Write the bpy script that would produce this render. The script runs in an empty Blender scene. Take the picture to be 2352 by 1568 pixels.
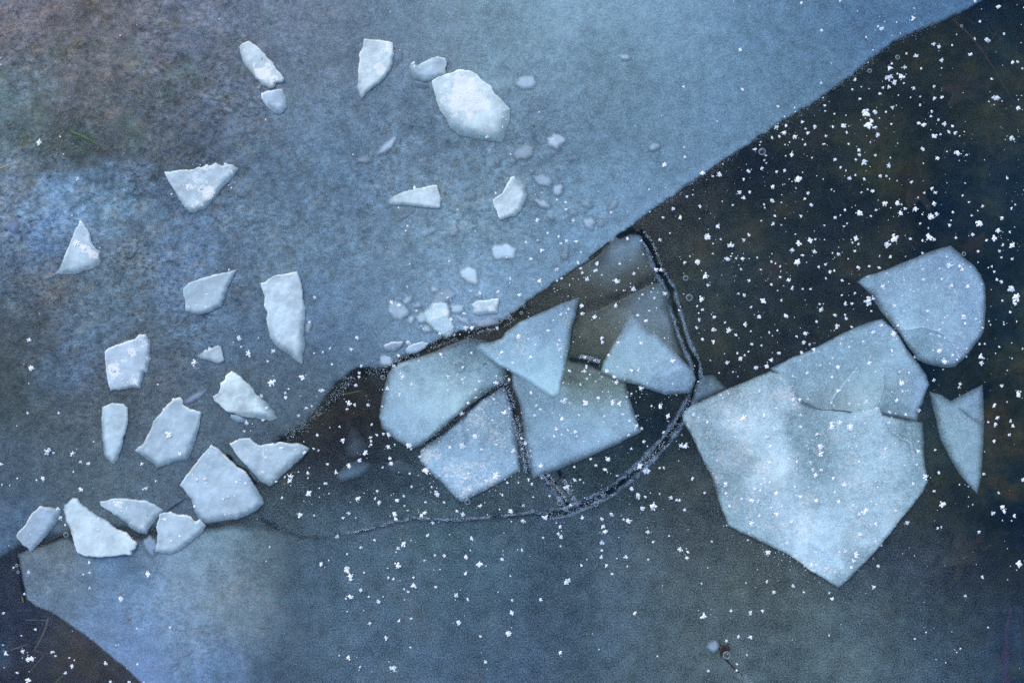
import bpy, math, random
import numpy as np

# ------------------------------------------------------------------ camera, world, sun, exposure
S = bpy.context.scene
C = S.collection
U = 0.00075                                # metres per drawing unit (frame is 2352 x 1568 units)
def X(v): return (np.asarray(v, float) - 1176.0) * U
def Y(v): return (784.0 - np.asarray(v, float)) * U

cam_d = bpy.data.cameras.new('camera'); cam = bpy.data.objects.new('camera', cam_d); C.objects.link(cam)
cam.location = (0, 0, 1.9); cam.rotation_euler = (0, 0, 0)
cam_d.sensor_width = 36.0; cam_d.lens = 36.0 * 1.9 / (2352 * U)
cam_d.clip_start = 0.05; cam_d.clip_end = 200
S.camera = cam

SUN_EL, SUN_AZ = 42.0, 330.0               # soft overcast light from the upper left of the frame
w = bpy.data.worlds.new('World'); S.world = w; w.use_nodes = True
nt = w.node_tree
sky = nt.nodes.new('ShaderNodeTexSky'); sky.sky_type = 'NISHITA'; sky.sun_disc = False
sky.sun_elevation = math.radians(SUN_EL); sky.sun_rotation = math.radians(SUN_AZ)
sky.air_density = 1.0; sky.dust_density = 1.0; sky.ozone_density = 1.0
nt.links.new(sky.outputs[0], nt.nodes['Background'].inputs[0])
nt.nodes['Background'].inputs[1].default_value = 0.15
sun_d = bpy.data.lights.new('sun', 'SUN'); sun = bpy.data.objects.new('sun', sun_d); C.objects.link(sun)
sun_d.energy = 1.5; sun_d.angle = math.radians(50); sun_d.color = (1.0, 0.97, 0.9)
sun.rotation_euler = (math.radians(90 - SUN_EL), 0, math.radians(180 - SUN_AZ))
sun.location = (-1, 1.5, 3)
S.view_settings.view_transform = 'Standard'; S.view_settings.look = 'None'
S.view_settings.gamma = 1.0; S.view_settings.use_curve_mapping = False
S.view_settings.exposure = EXPOSURE = 0.42
S.cycles.max_bounces = 6; S.cycles.transparent_max_bounces = 16
S.cycles.use_denoising = False
# what a white horizontal surface returns under this light (linear, measured): turns a colour seen into a base colour
LIGHT = np.array([0.85, 0.94, 1.14])

rng = np.random.default_rng(7)
random.seed(7)

# ------------------------------------------------------------------ helpers
def lin(c):
    c = np.asarray(c, float) / 255.0
    return np.where(c <= 0.04045, c / 12.92, ((c + 0.055) / 1.055) ** 2.4)
LUM = np.array([0.2126, 0.7152, 0.0722])
DARK = lin((36, 42, 52))

def sstep(a, b, x):
    t = np.clip((np.asarray(x, float) - a) / (b - a + 1e-12), 0, 1)
    return t * t * (3 - 2 * t)

_tab = np.random.default_rng(99).random((16, 256, 256))
def vnoise(x, y, seed=0):
    t = _tab[seed % 16]
    ox, oy = (seed * 37.7) % 256, (seed * 91.3) % 256
    x = x + ox; y = y + oy
    xi = np.floor(x).astype(int); yi = np.floor(y).astype(int)
    fx = x - xi; fy = y - yi
    fx = fx * fx * (3 - 2 * fx); fy = fy * fy * (3 - 2 * fy)
    x0 = xi % 256; x1 = (xi + 1) % 256; y0 = yi % 256; y1 = (yi + 1) % 256
    return (t[x0, y0] * (1 - fx) + t[x1, y0] * fx) * (1 - fy) + (t[x0, y1] * (1 - fx) + t[x1, y1] * fx) * fy
def fbm(x, y, size, octv=4, seed=0, gain=0.5):
    s = 0; a = 1; n = 0; f = 1.0 / size
    for k in range(octv):
        s = s + a * vnoise(x * f, y * f, seed + k); n += a; a *= gain; f *= 2.03
    return s / n - 0.5                       # about -0.35 .. 0.35

def rough_poly(pts, amp=1.0, step=4.0, seed=0, closed=True):
    """polygon with its edges broken up by small fractal offsets"""
    P = np.array(pts, float); out = []
    n = len(P)
    for i in range(n if closed else n - 1):
        a, b = P[i], P[(i + 1) % n]
        d = b - a; L = np.hypot(*d)
        if L < 1e-6: continue
        m = max(1, int(L / step)); nrm = np.array([-d[1], d[0]]) / L
        for k in range(m):
            t = k / m; q = a + d * t
            o = (fbm(q[0], q[1], 14, 3, seed) * 2.6 + fbm(q[0], q[1], 5, 2, seed + 5) * 1.4) * amp
            out.append(q + nrm * float(o))
    P = np.array(out)
    return P

def psdf(px, py, P):
    """signed distance (inside positive) and nearest boundary point"""
    px = np.asarray(px, float); py = np.asarray(py, float)
    best = np.full(px.shape, 1e18); bx = np.zeros_like(px); by = np.zeros_like(py)
    inside = np.zeros(px.shape, bool)
    n = len(P)
    for i in range(n):
        ax, ay = P[i]; cx, cy = P[(i + 1) % n]
        dx, dy = cx - ax, cy - ay
        L2 = dx * dx + dy * dy
        if L2 < 1e-12: continue
        t = np.clip(((px - ax) * dx + (py - ay) * dy) / L2, 0, 1)
        qx = ax + t * dx; qy = ay + t * dy
        d2 = (px - qx) ** 2 + (py - qy) ** 2
        m = d2 < best
        best = np.where(m, d2, best); bx = np.where(m, qx, bx); by = np.where(m, qy, by)
        if ay != cy:
            cr = ((ay > py) != (cy > py)) & (px < (cx - ax) * (py - ay) / (cy - ay) + ax)
            inside ^= cr
    d = np.sqrt(best)
    return np.where(inside, d, -d), bx, by

def gsdf(ax, ay, P, band=70.0):
    """psdf on a regular grid, exact only within band of the rim"""
    nx, ny = len(ax), len(ay)
    best = np.full((nx, ny), band * band); bx = np.repeat(ax[:, None], ny, 1); by = np.repeat(ay[None, :], nx, 0)
    inside = np.zeros((nx, ny), bool); n = len(P)
    for i in range(n):
        px, py = P[i]; qx, qy = P[(i + 1) % n]; dx, dy = qx - px, qy - py; L2 = dx * dx + dy * dy
        if L2 < 1e-12: continue
        i0, i1 = np.searchsorted(ax, (min(px, qx) - band, max(px, qx) + band)); j0, j1 = np.searchsorted(ay, (min(py, qy) - band, max(py, qy) + band))
        if i1 > i0 and j1 > j0:
            gx = ax[i0:i1, None]; gy = ay[None, j0:j1]
            t = np.clip(((gx - px) * dx + (gy - py) * dy) / L2, 0, 1); cx = px + t * dx; cy = py + t * dy
            d2 = (gx - cx) ** 2 + (gy - cy) ** 2; sb = best[i0:i1, j0:j1]; m = d2 < sb
            sb[m] = d2[m]; bx[i0:i1, j0:j1][m] = cx[m]; by[i0:i1, j0:j1][m] = cy[m]
        if dy != 0:
            a, b = np.searchsorted(ay, (min(py, qy), max(py, qy)))
            if b > a:
                xs = dx * (ay[a:b] - py) / dy + px
                inside[:, a:b] ^= ax[:, None] < xs[None, :]
    d = np.sqrt(best)
    return np.where(inside, d, -d), bx, by

def line_dist(px, py, L):
    best = np.full(np.shape(px), 1e18)
    for i in range(len(L) - 1):
        ax, ay = L[i]; cx, cy = L[i + 1]
        dx, dy = cx - ax, cy - ay; L2 = dx * dx + dy * dy + 1e-9
        t = np.clip(((px - ax) * dx + (py - ay) * dy) / L2, 0, 1)
        best = np.minimum(best, (px - ax - t * dx) ** 2 + (py - ay - t * dy) ** 2)
    return np.sqrt(best)

def blend(px, py, anchors, s=110.0):
    """smooth mix of colours seen at anchor points (sRGB in, linear out)"""
    acc = np.zeros(px.shape + (3,)); wt = np.zeros(px.shape)
    for a in anchors:
        x, y, c = a[0], a[1], lin(a[2]); ss = a[3] if len(a) > 3 else s
        d2 = ((px - x) ** 2 + (py - y) ** 2) / (2 * ss * ss)
        g = np.exp(-np.minimum(d2, 40)) + 1e-4 / (1 + d2)
        acc += g[..., None] * c; wt += g
    return acc / wt[..., None]

def frost(T, F, under=DARK):
    """cloudiness and base colour of ice whose look over dark water is T"""
    lt = T @ LUM; lu = under @ LUM
    op = np.clip((lt - lu) / max(F - lu, 1e-3), 0.02, 0.985)
    col = (T - (1 - op)[..., None] * under) / op[..., None]
    m = np.maximum(col @ LUM, 0.01)[..., None]
    col = np.clip(col, 0.35 * m, 2.4 * m) / LIGHT
    return op, np.clip(col, 0.005, 0.93)

def mesh_obj(name, verts, faces, mat, loc=(0, 0, 0), parent=None, op=None, col=None, smooth=True, dust=None):
    me = bpy.data.meshes.new(name)
    me.vertices.add(len(verts)); me.vertices.foreach_set('co', np.asarray(verts, float).ravel())
    if isinstance(faces, np.ndarray) and faces.ndim == 2:
        k = faces.shape[1]; nf = len(faces)
        me.loops.add(nf * k); me.loops.foreach_set('vertex_index', faces.ravel())
        me.polygons.add(nf); me.polygons.foreach_set('loop_start', np.arange(nf) * k)
        me.update(calc_edges=True); me.validate()
    else:
        me = bpy.data.meshes.new(name); me.from_pydata([tuple(v) for v in verts], [], [tuple(f) for f in faces])
    if len(me.vertices) == len(verts):
        if op is not None:
            a = me.attributes.new('op', 'FLOAT', 'POINT'); a.data.foreach_set('value', np.asarray(op, float).ravel())
        if dust is not None:
            a = me.attributes.new('dust', 'FLOAT', 'POINT'); a.data.foreach_set('value', np.asarray(dust, float).ravel())
        if col is not None:
            a = me.attributes.new('col', 'FLOAT_COLOR', 'POINT')
            a.data.foreach_set('color', np.concatenate([col, np.ones((len(col), 1))], 1).ravel())
    me.polygons.foreach_set('use_smooth', [smooth] * len(me.polygons))
    me.materials.append(mat); me.update()
    o = bpy.data.objects.new(name, me); C.objects.link(o); o.location = loc
    if parent: o.parent = parent
    return o

def tag(o, label=None, cat=None, group=None, kind=None):
    if label: o['label'] = label
    if cat: o['category'] = cat
    if group: o['group'] = group
    if kind: o['kind'] = kind
    return o

def grid_axes(lo, hi, step, far=None):
    a = list(np.arange(lo, hi + step, step))
    if far:
        s = step; v = a[0]; pre = []
        while v > lo - far: s *= 1.5; v -= s; pre.append(v)
        s = step; v = a[-1]; post = []
        while v < hi + far: s *= 1.5; v += s; post.append(v)
        a = pre[::-1] + a + post
    return np.array(a)

def sheet(name, ax, ay, field, mat, z0, mask=None, P=None, loc=None):
    """a sheet on a grid; field(x, y, sd) -> op, col, height(m), dust. With a polygon the rim follows the polygon."""
    gx, gy = np.meshgrid(ax, ay, indexing='ij')
    nx, ny = gx.shape
    if P is not None:
        sd, bx, by = gsdf(np.asarray(ax, float), np.asarray(ay, float), P)
        ins = sd > 0
        keep = ins[:-1, :-1] | ins[1:, :-1] | ins[1:, 1:] | ins[:-1, 1:]
        gx = np.where(ins, gx, bx); gy = np.where(ins, gy, by); sd = np.maximum(sd, 0)
    else:
        sd = np.full(gx.shape, 1e3); keep = np.ones((nx - 1, ny - 1), bool)
    idx = np.arange(nx * ny).reshape(nx, ny)
    q = np.stack([idx[:-1, :-1], idx[:-1, 1:], idx[1:, 1:], idx[1:, :-1]], -1)[keep]
    used = np.unique(q); remap = np.zeros(nx * ny, int); remap[used] = np.arange(len(used))
    q = remap[q]
    x = gx.ravel()[used]; y = gy.ravel()[used]; d = sd.ravel()[used]
    op, col, h, dust = field(x, y, d)
    cx, cy = (0, 0) if loc is None else (float(X(loc[0])), float(Y(loc[1])))
    V = np.stack([X(x) - cx, Y(y) - cy, h + (z0 if loc is None else 0)], 1)
    return mesh_obj(name, V, q, mat, (cx, cy, 0 if loc is None else z0), op=op, col=col, dust=dust)

# ------------------------------------------------------------------ materials
def nodes(name):
    m = bpy.data.materials.new(name); m.use_nodes = True
    t = m.node_tree; t.nodes.clear()
    return m, t, t.nodes, t.links
def N(t, kind, **kw):
    n = t.nodes.new(kind)
    for k, v in kw.items():
        if k.startswith('i_'): n.inputs[k[2:].replace('_', ' ')].default_value = v
        else: setattr(n, k, v)
    return n
def M_(t, op, a, b=None, c=None, clamp=False):
    n = t.nodes.new('ShaderNodeMath'); n.operation = op; n.use_clamp = clamp
    for i, v in enumerate((a, b, c)):
        if v is None: continue
        if isinstance(v, (int, float)): n.inputs[i].default_value = v
        else: t.links.new(v, n.inputs[i])
    return n.outputs[0]

def ice_material(name, grain=0.5, mottle=0.35, agrain=0.9, gloss=0.9, rough=0.22, gs=330.0, bump=0.25, tint=(1.0, 1.0, 1.0), patch=0.5, film=0.0, grit=False):
    m, t, ns, lk = nodes(name)
    tc = N(t, 'ShaderNodeNewGeometry')
    pos = tc.outputs['Position']
    n1 = N(t, 'ShaderNodeTexNoise'); n1.inputs['Scale'].default_value = gs; n1.inputs['Detail'].default_value = 2.0; n1.inputs['Roughness'].default_value = 0.7
    n2 = N(t, 'ShaderNodeTexNoise'); n2.inputs['Scale'].default_value = 42.0; n2.inputs['Detail'].default_value = 5.0; n2.inputs['Roughness'].default_value = 0.65
    n3 = N(t, 'ShaderNodeTexNoise'); n3.inputs['Scale'].default_value = 150.0; n3.inputs['Detail'].default_value = 3.0; n3.inputs['Roughness'].default_value = 0.7
    for n in (n1, n2, n3): lk.new(pos, n.inputs['Vector'])
    g1 = M_(t, 'SUBTRACT', n1.outputs[0], 0.5); g2 = M_(t, 'SUBTRACT', n2.outputs[0], 0.5)
    at = N(t, 'ShaderNodeAttribute', attribute_name='col'); ao = N(t, 'ShaderNodeAttribute', attribute_name='op')
    ad = N(t, 'ShaderNodeAttribute', attribute_name='dust')
    k = M_(t, 'ADD', M_(t, 'MULTIPLY_ADD', g1, grain, 1.0), M_(t, 'MULTIPLY', g2, mottle))
    vm = N(t, 'ShaderNodeVectorMath', operation='SCALE'); lk.new(at.outputs['Color'], vm.inputs[0]); lk.new(k, vm.inputs['Scale'])
    if grit:
        mp = N(t, 'ShaderNodeMapping'); mp.inputs['Rotation'].default_value = (0, 0, math.radians(-38)); mp.inputs['Scale'].default_value = (0.85, 1.25, 1); lk.new(pos, mp.inputs['Vector'])
        ng = N(t, 'ShaderNodeTexNoise'); ng.inputs['Scale'].default_value = 120.0; ng.inputs['Detail'].default_value = 6.0; ng.inputs['Roughness'].default_value = 0.72; lk.new(mp.outputs[0], ng.inputs['Vector'])
        nw = N(t, 'ShaderNodeTexNoise'); nw.inputs['Scale'].default_value = 60.0; nw.inputs['Detail'].default_value = 6.0; nw.inputs['Roughness'].default_value = 0.75; lk.new(mp.outputs[0], nw.inputs['Vector'])
        gk = M_(t, 'MAXIMUM', M_(t, 'ADD', 1.0, M_(t, 'MULTIPLY', M_(t, 'MULTIPLY', M_(t, 'SUBTRACT', ng.outputs[0], 0.5), 4.6), ad.outputs['Fac'])), 0.25)
        v2 = N(t, 'ShaderNodeVectorMath', operation='SCALE'); lk.new(vm.outputs[0], v2.inputs[0]); lk.new(gk, v2.inputs['Scale'])
        wk = M_(t, 'MULTIPLY', M_(t, 'MULTIPLY', M_(t, 'SUBTRACT', nw.outputs[0], 0.53), 7.0, clamp=True), M_(t, 'MULTIPLY', ad.outputs['Fac'], 0.7))
        mw = N(t, 'ShaderNodeMix', data_type='RGBA'); lk.new(wk, mw.inputs['Factor']); lk.new(v2.outputs[0], mw.inputs[6]); mw.inputs[7].default_value = (0.36, 0.245, 0.18, 1)
        vm = mw; vout = mw.outputs[2]
    else:
        vout = vm.outputs[0]
    # powdery snow caught on the ice where 'dust' is high
    dm = M_(t, 'MULTIPLY', M_(t, 'SUBTRACT', M_(t, 'ADD', M_(t, 'MULTIPLY', n3.outputs[0], 0.6), M_(t, 'MULTIPLY', n1.outputs[0], 0.4)), M_(t, 'MULTIPLY_ADD', ad.outputs['Fac'], -0.35, 0.72)), 14.0, clamp=True)
    dm = M_(t, 'MULTIPLY', dm, 0.0 if grit else patch, clamp=True)
    mx = N(t, 'ShaderNodeMix', data_type='RGBA'); lk.new(dm, mx.inputs['Factor']); lk.new(vout, mx.inputs[6]); mx.inputs[7].default_value = (0.92, 0.95, 0.95, 1)
    # cloudiness
    o = ao.outputs['Fac']
    edge = M_(t, 'MULTIPLY', o, M_(t, 'SUBTRACT', 1.0, o))
    al = M_(t, 'ADD', o, M_(t, 'MULTIPLY', M_(t, 'MULTIPLY', M_(t, 'ADD', g1, M_(t, 'MULTIPLY', g2, 0.35)), edge), agrain * 4.0), clamp=True)
    al = M_(t, 'MAXIMUM', al, M_(t, 'MULTIPLY', dm, M_(t, 'GREATER_THAN', o, 0.25)))
    df = N(t, 'ShaderNodeBsdfDiffuse'); lk.new(mx.outputs[2], df.inputs['Color'])
    bp = N(t, 'ShaderNodeBump'); bp.inputs['Strength'].default_value = bump; bp.inputs['Distance'].default_value = 0.0015
    lk.new(M_(t, 'ADD', n3.outputs[0], M_(t, 'MULTIPLY', n1.outputs[0], 0.5)), bp.inputs['Height']); lk.new(bp.outputs[0], df.inputs['Normal'])
    tr = N(t, 'ShaderNodeBsdfTransparent'); tr.inputs[0].default_value = (*tint, 1)
    ms = N(t, 'ShaderNodeMixShader'); lk.new(al, ms.inputs[0]); lk.new(tr.outputs[0], ms.inputs[1]); lk.new(df.outputs[0], ms.inputs[2])
    gl = N(t, 'ShaderNodeBsdfGlossy'); gl.inputs['Roughness'].default_value = rough
    fr = N(t, 'ShaderNodeFresnel'); fr.inputs['IOR'].default_value = 1.31
    m2 = N(t, 'ShaderNodeMixShader'); lk.new(M_(t, 'MULTIPLY', M_(t, 'MULTIPLY', fr.outputs[0], gloss), M_(t, 'MULTIPLY_ADD', o, 10.0, film, clamp=True)), m2.inputs[0]); lk.new(ms.outputs[0], m2.inputs[1]); lk.new(gl.outputs[0], m2.inputs[2])
    out = N(t, 'ShaderNodeOutputMaterial'); lk.new(m2.outputs[0], out.inputs[0])
    return m

def solid(name, color, rough=0.8, var=0.3, scale=200.0, bump=0.3, transl=0.0, alpha=1.0):
    m, t, ns, lk = nodes(name)
    pos = N(t, 'ShaderNodeNewGeometry').outputs['Position']
    n = N(t, 'ShaderNodeTexNoise'); n.inputs['Scale'].default_value = scale; n.inputs['Detail'].default_value = 4.0; lk.new(pos, n.inputs['Vector'])
    k = M_(t, 'MULTIPLY_ADD', M_(t, 'SUBTRACT', n.outputs[0], 0.5), var * 2, 1.0)
    vm = N(t, 'ShaderNodeVectorMath', operation='SCALE'); vm.inputs[0].default_value = color; lk.new(k, vm.inputs['Scale'])
    p = N(t, 'ShaderNodeBsdfPrincipled'); lk.new(vm.outputs[0], p.inputs['Base Color']); p.inputs['Roughness'].default_value = rough
    p.inputs['Alpha'].default_value = alpha
    p.inputs['Specular IOR Level'].default_value = 0.2
    b = N(t, 'ShaderNodeBump'); b.inputs['Strength'].default_value = bump; b.inputs['Distance'].default_value = 0.001
    lk.new(n.outputs[0], b.inputs['Height']); lk.new(b.outputs[0], p.inputs['Normal'])
    out = N(t, 'ShaderNodeOutputMaterial'); lk.new(p.outputs[0], out.inputs[0])
    return m

m_clear = ice_material('clear_ice', grain=1.3, mottle=0.3, agrain=1.2, gloss=0.55, rough=0.12, gs=400, tint=(0.85, 0.92, 1.0), film=1.0)
m_sheet = ice_material('frosted_sheet', grain=0.75, mottle=0.5, agrain=0.55, gloss=0.7, rough=0.2, gs=400, bump=0.6, grit=True)
m_plate = ice_material('milky_plate', grain=0.6, mottle=0.3, agrain=0.6, gloss=0.7, rough=0.2, gs=400, bump=0.3, patch=0.55)
m_chunk = ice_material('broken_white_ice', grain=0.28, mottle=0.22, agrain=0.5, gloss=0.9, rough=0.3, gs=400, bump=0.35, patch=0.9)
m_snow = solid('snow', (0.90, 0.93, 0.97), 0.9, 0.08, 900.0, 0.5)
m_snow_dim = solid('thin_snow', (0.66, 0.74, 0.82), 0.8, 0.15, 900.0, 0.5)
m_frost = solid('crack_frost', (0.46, 0.55, 0.64), 0.6, 0.2, 500.0, 0.1)
m_bubble = solid('bubble_rim', (0.34, 0.41, 0.47), 0.3, 0.2, 300.0, 0.1)
m_tan = solid('dry_fibre', (0.36, 0.27, 0.21), 0.8, 0.4, 120.0)
m_rust = solid('rusty_stem', (0.085, 0.045, 0.035), 0.8, 0.5, 90.0)
m_rose = solid('rose_stem', (0.085, 0.035, 0.05), 0.8, 0.5, 60.0, alpha=0.5)
m_grass = solid('water_grass', (0.09, 0.16, 0.07), 0.7, 0.4, 90.0)
m_strawgrass = solid('faded_grass', (0.16, 0.13, 0.06), 0.7, 0.4, 90.0)
m_debris = solid('dark_debris', (0.035, 0.02, 0.02), 0.8, 0.5, 200.0)
m_leaf = solid('sunken_leaf', (0.038, 0.030, 0.020), 0.8, 0.6, 60.0)

def bed_material():
    m, t, ns, lk = nodes('pond_bed')
    pos = N(t, 'ShaderNodeNewGeometry').outputs['Position']
    def noise(s, d, r=0.6):
        n = N(t, 'ShaderNodeTexNoise'); n.inputs['Scale'].default_value = s; n.inputs['Detail'].default_value = d; n.inputs['Roughness'].default_value = r
        lk.new(pos, n.inputs['Vector']); return n
    a, b, c = noise(5.5, 6), noise(14, 6), noise(70, 5, 0.7)
    r1 = N(t, 'ShaderNodeValToRGB'); lk.new(a.outputs[0], r1.inputs[0])
    e = r1.color_ramp.elements
    e[0].position = 0.36; e[0].color = (0.006, 0.012, 0.026, 1); e[1].position = 0.66; e[1].color = (0.080, 0.066, 0.040, 1)
    x = e.new(0.5); x.color = (0.022, 0.028, 0.028, 1)
    r2 = N(t, 'ShaderNodeValToRGB'); lk.new(b.outputs[0], r2.inputs[0])
    e = r2.color_ramp.elements
    e[0].position = 0.40; e[0].color = (0.4, 0.7, 0.9, 1); e[1].position = 0.68; e[1].color = (1.7, 1.35, 0.95, 1)
    x = e.new(0.52); x.color = (0.9, 1.15, 0.85, 1)
    mx = N(t, 'ShaderNodeMix', data_type='RGBA', blend_type='MULTIPLY'); mx.inputs['Factor'].default_value = 1
    lk.new(r1.outputs[0], mx.inputs[6]); lk.new(r2.outputs[0], mx.inputs[7])
    vm = N(t, 'ShaderNodeVectorMath', operation='SCALE'); lk.new(mx.outputs[2], vm.inputs[0]); lk.new(M_(t, 'MULTIPLY_ADD', c.outputs[0], 1.6, 0.25), vm.inputs['Scale'])
    p = N(t, 'ShaderNodeBsdfDiffuse'); lk.new(vm.outputs[0], p.inputs['Color'])
    bp = N(t, 'ShaderNodeBump'); bp.inputs['Distance'].default_value = 0.01; bp.inputs['Strength'].default_value = 0.7
    lk.new(c.outputs[0], bp.inputs['Height']); lk.new(bp.outputs[0], p.inputs['Normal'])
    out = N(t, 'ShaderNodeOutputMaterial'); lk.new(p.outputs[0], out.inputs[0])
    return m
m_bed = bed_material()

# ------------------------------------------------------------------ tracing helpers (each photo tile is a third of the frame)
def T(i, j, s):
    """'x y x y ...' read off tile (i, j) -> list of drawing points"""
    v = list(map(float, s.split()))
    return [(i * 784.2 + v[k] / 3.0, j * 522.8 + v[k + 1] / 3.0) for k in range(0, len(v), 2)]

# cracks (drawing units)
F1 = [(1440, 540), (1470, 538), (1490, 560), (1512, 620), (1540, 665), (1553, 720), (1572, 780), (1596, 830), (1602, 870), (1588, 915), (1562, 965), (1530, 1010), (1490, 1052), (1440, 1100), (1390, 1135), (1340, 1158), (1300, 1176), (1262, 1180)]
F1b = [(1262, 1180), (1220, 1178), (1170, 1184), (1100, 1190), (1030, 1195), (950, 1190), (910, 1198), (860, 1213), (800, 1226), (740, 1234), (690, 1232), (640, 1214), (600, 1192)]
F2 = [(1252, 1088), (1266, 1110), (1285, 1135), (1302, 1160)]
F2b = [(1285, 1085), (1300, 1110), (1310, 1135), (1330, 1158)]
F3 = [(1155, 862), (1165, 900), (1180, 945), (1190, 985), (1205, 1030), (1213, 1085)]
F4 = [(968, 1024), (1010, 1000), (1060, 960), (1100, 920), (1150, 882)]
F5 = [(1210, 705), (1180, 727), (1150, 745), (1100, 757), (1060, 768), (1010, 785), (960, 806), (920, 832), (880, 852)]
F6 = [(880, 855), (850, 850), (810, 862), (790, 885), (760, 920), (720, 960), (680, 990), (640, 1010)]

# ------------------------------------------------------------------ pond bed and base ice
ax = grid_axes(-900, 3252, 24, 9000); ay = grid_axes(-900, 2468, 24, 9000)
def bed_field(x, y, d):
    h = fbm(x, y, 260, 4, 3) * 0.035 + fbm(x, y, 50, 3, 5) * 0.010
    return np.ones_like(x), np.ones((len(x), 3)), h, np.zeros_like(x)
bed = sheet('pond_bed', ax, ay, bed_field, m_bed, -0.11); tag(bed, kind='structure')

BASE = [  # colours seen in the new ice: x, y, sRGB
    (1800, 500, (35, 41, 50)), (2100, 300, (33, 40, 48)), (2250, 80, (28, 37, 50)), (2320, 900, (24, 34, 50)), (2330, 500, (28, 38, 54)),
    (1650, 650, (42, 50, 60)), (2150, 200, (36, 40, 46)), (1950, 650, (38, 42, 50)), (1700, 800, (42, 46, 52)), (2320, 700, (22, 35, 52)),
    (1400, 600, (62, 64, 66)), (1500, 600, (50, 54, 58)), (1450, 960, (32, 42, 54), 60), (1400, 1080, (46, 58, 66), 60), (1340, 790, (62, 70, 74), 60),
    (800, 960, (42, 40, 46), 60), (740, 1040, (46, 46, 54), 60), (850, 1100, (50, 56, 68), 60), (650, 1110, (58, 66, 80), 60), (700, 1180, (66, 78, 96), 60), (900, 1150, (62, 74, 92), 60),
    (1150, 1160, (60, 70, 82), 60), (1050, 1230, (66, 84, 104)), (800, 1280, (80, 98, 124)), (700, 1400, (78, 94, 122)), (900, 1400, (70, 86, 112)), (1100, 1400, (66, 82, 106)),
    (1300, 1300, (62, 76, 98)), (1400, 1450, (60, 76, 100)), (1150, 1530, (72, 88, 118)), (900, 1530, (76, 92, 122)), (1600, 1200, (54, 62, 72), 70), (1600, 1380, (64, 74, 88)), (1800, 1400, (66, 76, 86)),
    (1750, 1320, (60, 66, 74), 60), (1950, 1450, (64, 80, 100)), (2100, 1280, (50, 56, 66)), (2150, 1450, (54, 70, 94)), (2250, 1350, (38, 42, 52)), (2330, 1500, (26, 44, 80), 50), (1800, 1550, (70, 86, 104)),
    (1650, 1500, (66, 80, 98)), (2200, 1180, (28, 34, 40), 60), (2320, 1200, (24, 30, 46)), (2130, 1000, (42, 52, 62), 50), (2060, 1380, (54, 64, 80)),
    (60, 1480, (48, 48, 66), 80), (200, 1540, (50, 42, 58), 60), (10, 1380, (40, 48, 74), 60), (2, 1500, (58, 80, 112), 16), (30, 1330, (48, 48, 68), 50),
    (400, 1500, (60, 64, 80), 100), (300, 1300, (60, 66, 80), 120), (-300, 1300, (50, 54, 70), 200), (500, 1900, (50, 56, 70), 200), (1500, 1900, (58, 68, 84), 200),
    (400, 600, (50, 54, 60), 300), (900, 300, (50, 54, 60), 300), (2900, 700, (30, 38, 48), 300)]
def base_field(x, y, d):
    wx = x + fbm(x, y, 120, 3, 1) * 60; wy = y + fbm(x, y, 120, 3, 4) * 60
    Tc = blend(wx, wy, BASE, 95.0)
    k = 1 + fbm(x, y, 170, 5, 2) * 0.55 + fbm(x, y, 26, 3, 8) * 0.30
    Tc = Tc * k[:, None]
    # fine vertical smudges in the lower ice
    Tc *= (1 + fbm(x, y * 0.35, 40, 3, 9) * 0.22 * sstep(1200, 1300, y))[:, None]
    clear = np.ones_like(x)
    j = fbm(x, y, 18, 3, 6) * 14
    for L, wd, st in ((F1, 9, 0.8), (F2, 9, 0.95), (F2b, 5, 0.8), (F1b, 3.5, 0.4), (F5, 8, 0.6), (F6, 12, 0.6)):
        dd = line_dist(x, y, L) + j
        clear *= 1 - st * (1 - sstep(wd * 0.5, wd * 1.35, dd))
    lowk = sstep(900, 1300, y + 0.25 * (1176 - x))[:, None]
    Tc = Tc * (np.array([1.0, 1.10, 1.12]) * (1 - lowk) + np.array([1.02, 1.17, 1.07]) * lowk * (1 + 0.34 * sstep(1000, 1500, x) * sstep(2350, 2000, x))[:, None] * (1 + sstep(1100, 1500, x)[:, None] * np.array([0.08, 0, -0.04])))
    T2 = Tc * clear[:, None] + lin((14, 20, 28)) * (1 - clear)[:, None]
    op, col = frost(T2, 0.30, lin((22, 25, 30)))
    h = fbm(x, y, 60, 3, 7) * 0.0004
    return op, col, h, np.zeros_like(x)
ax = grid_axes(-120, 2472, 4, 9000); ay = grid_axes(-120, 1688, 4, 9000)
base = sheet('clear_ice', ax, ay, base_field, m_clear, 0.0); tag(base, kind='structure')

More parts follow.
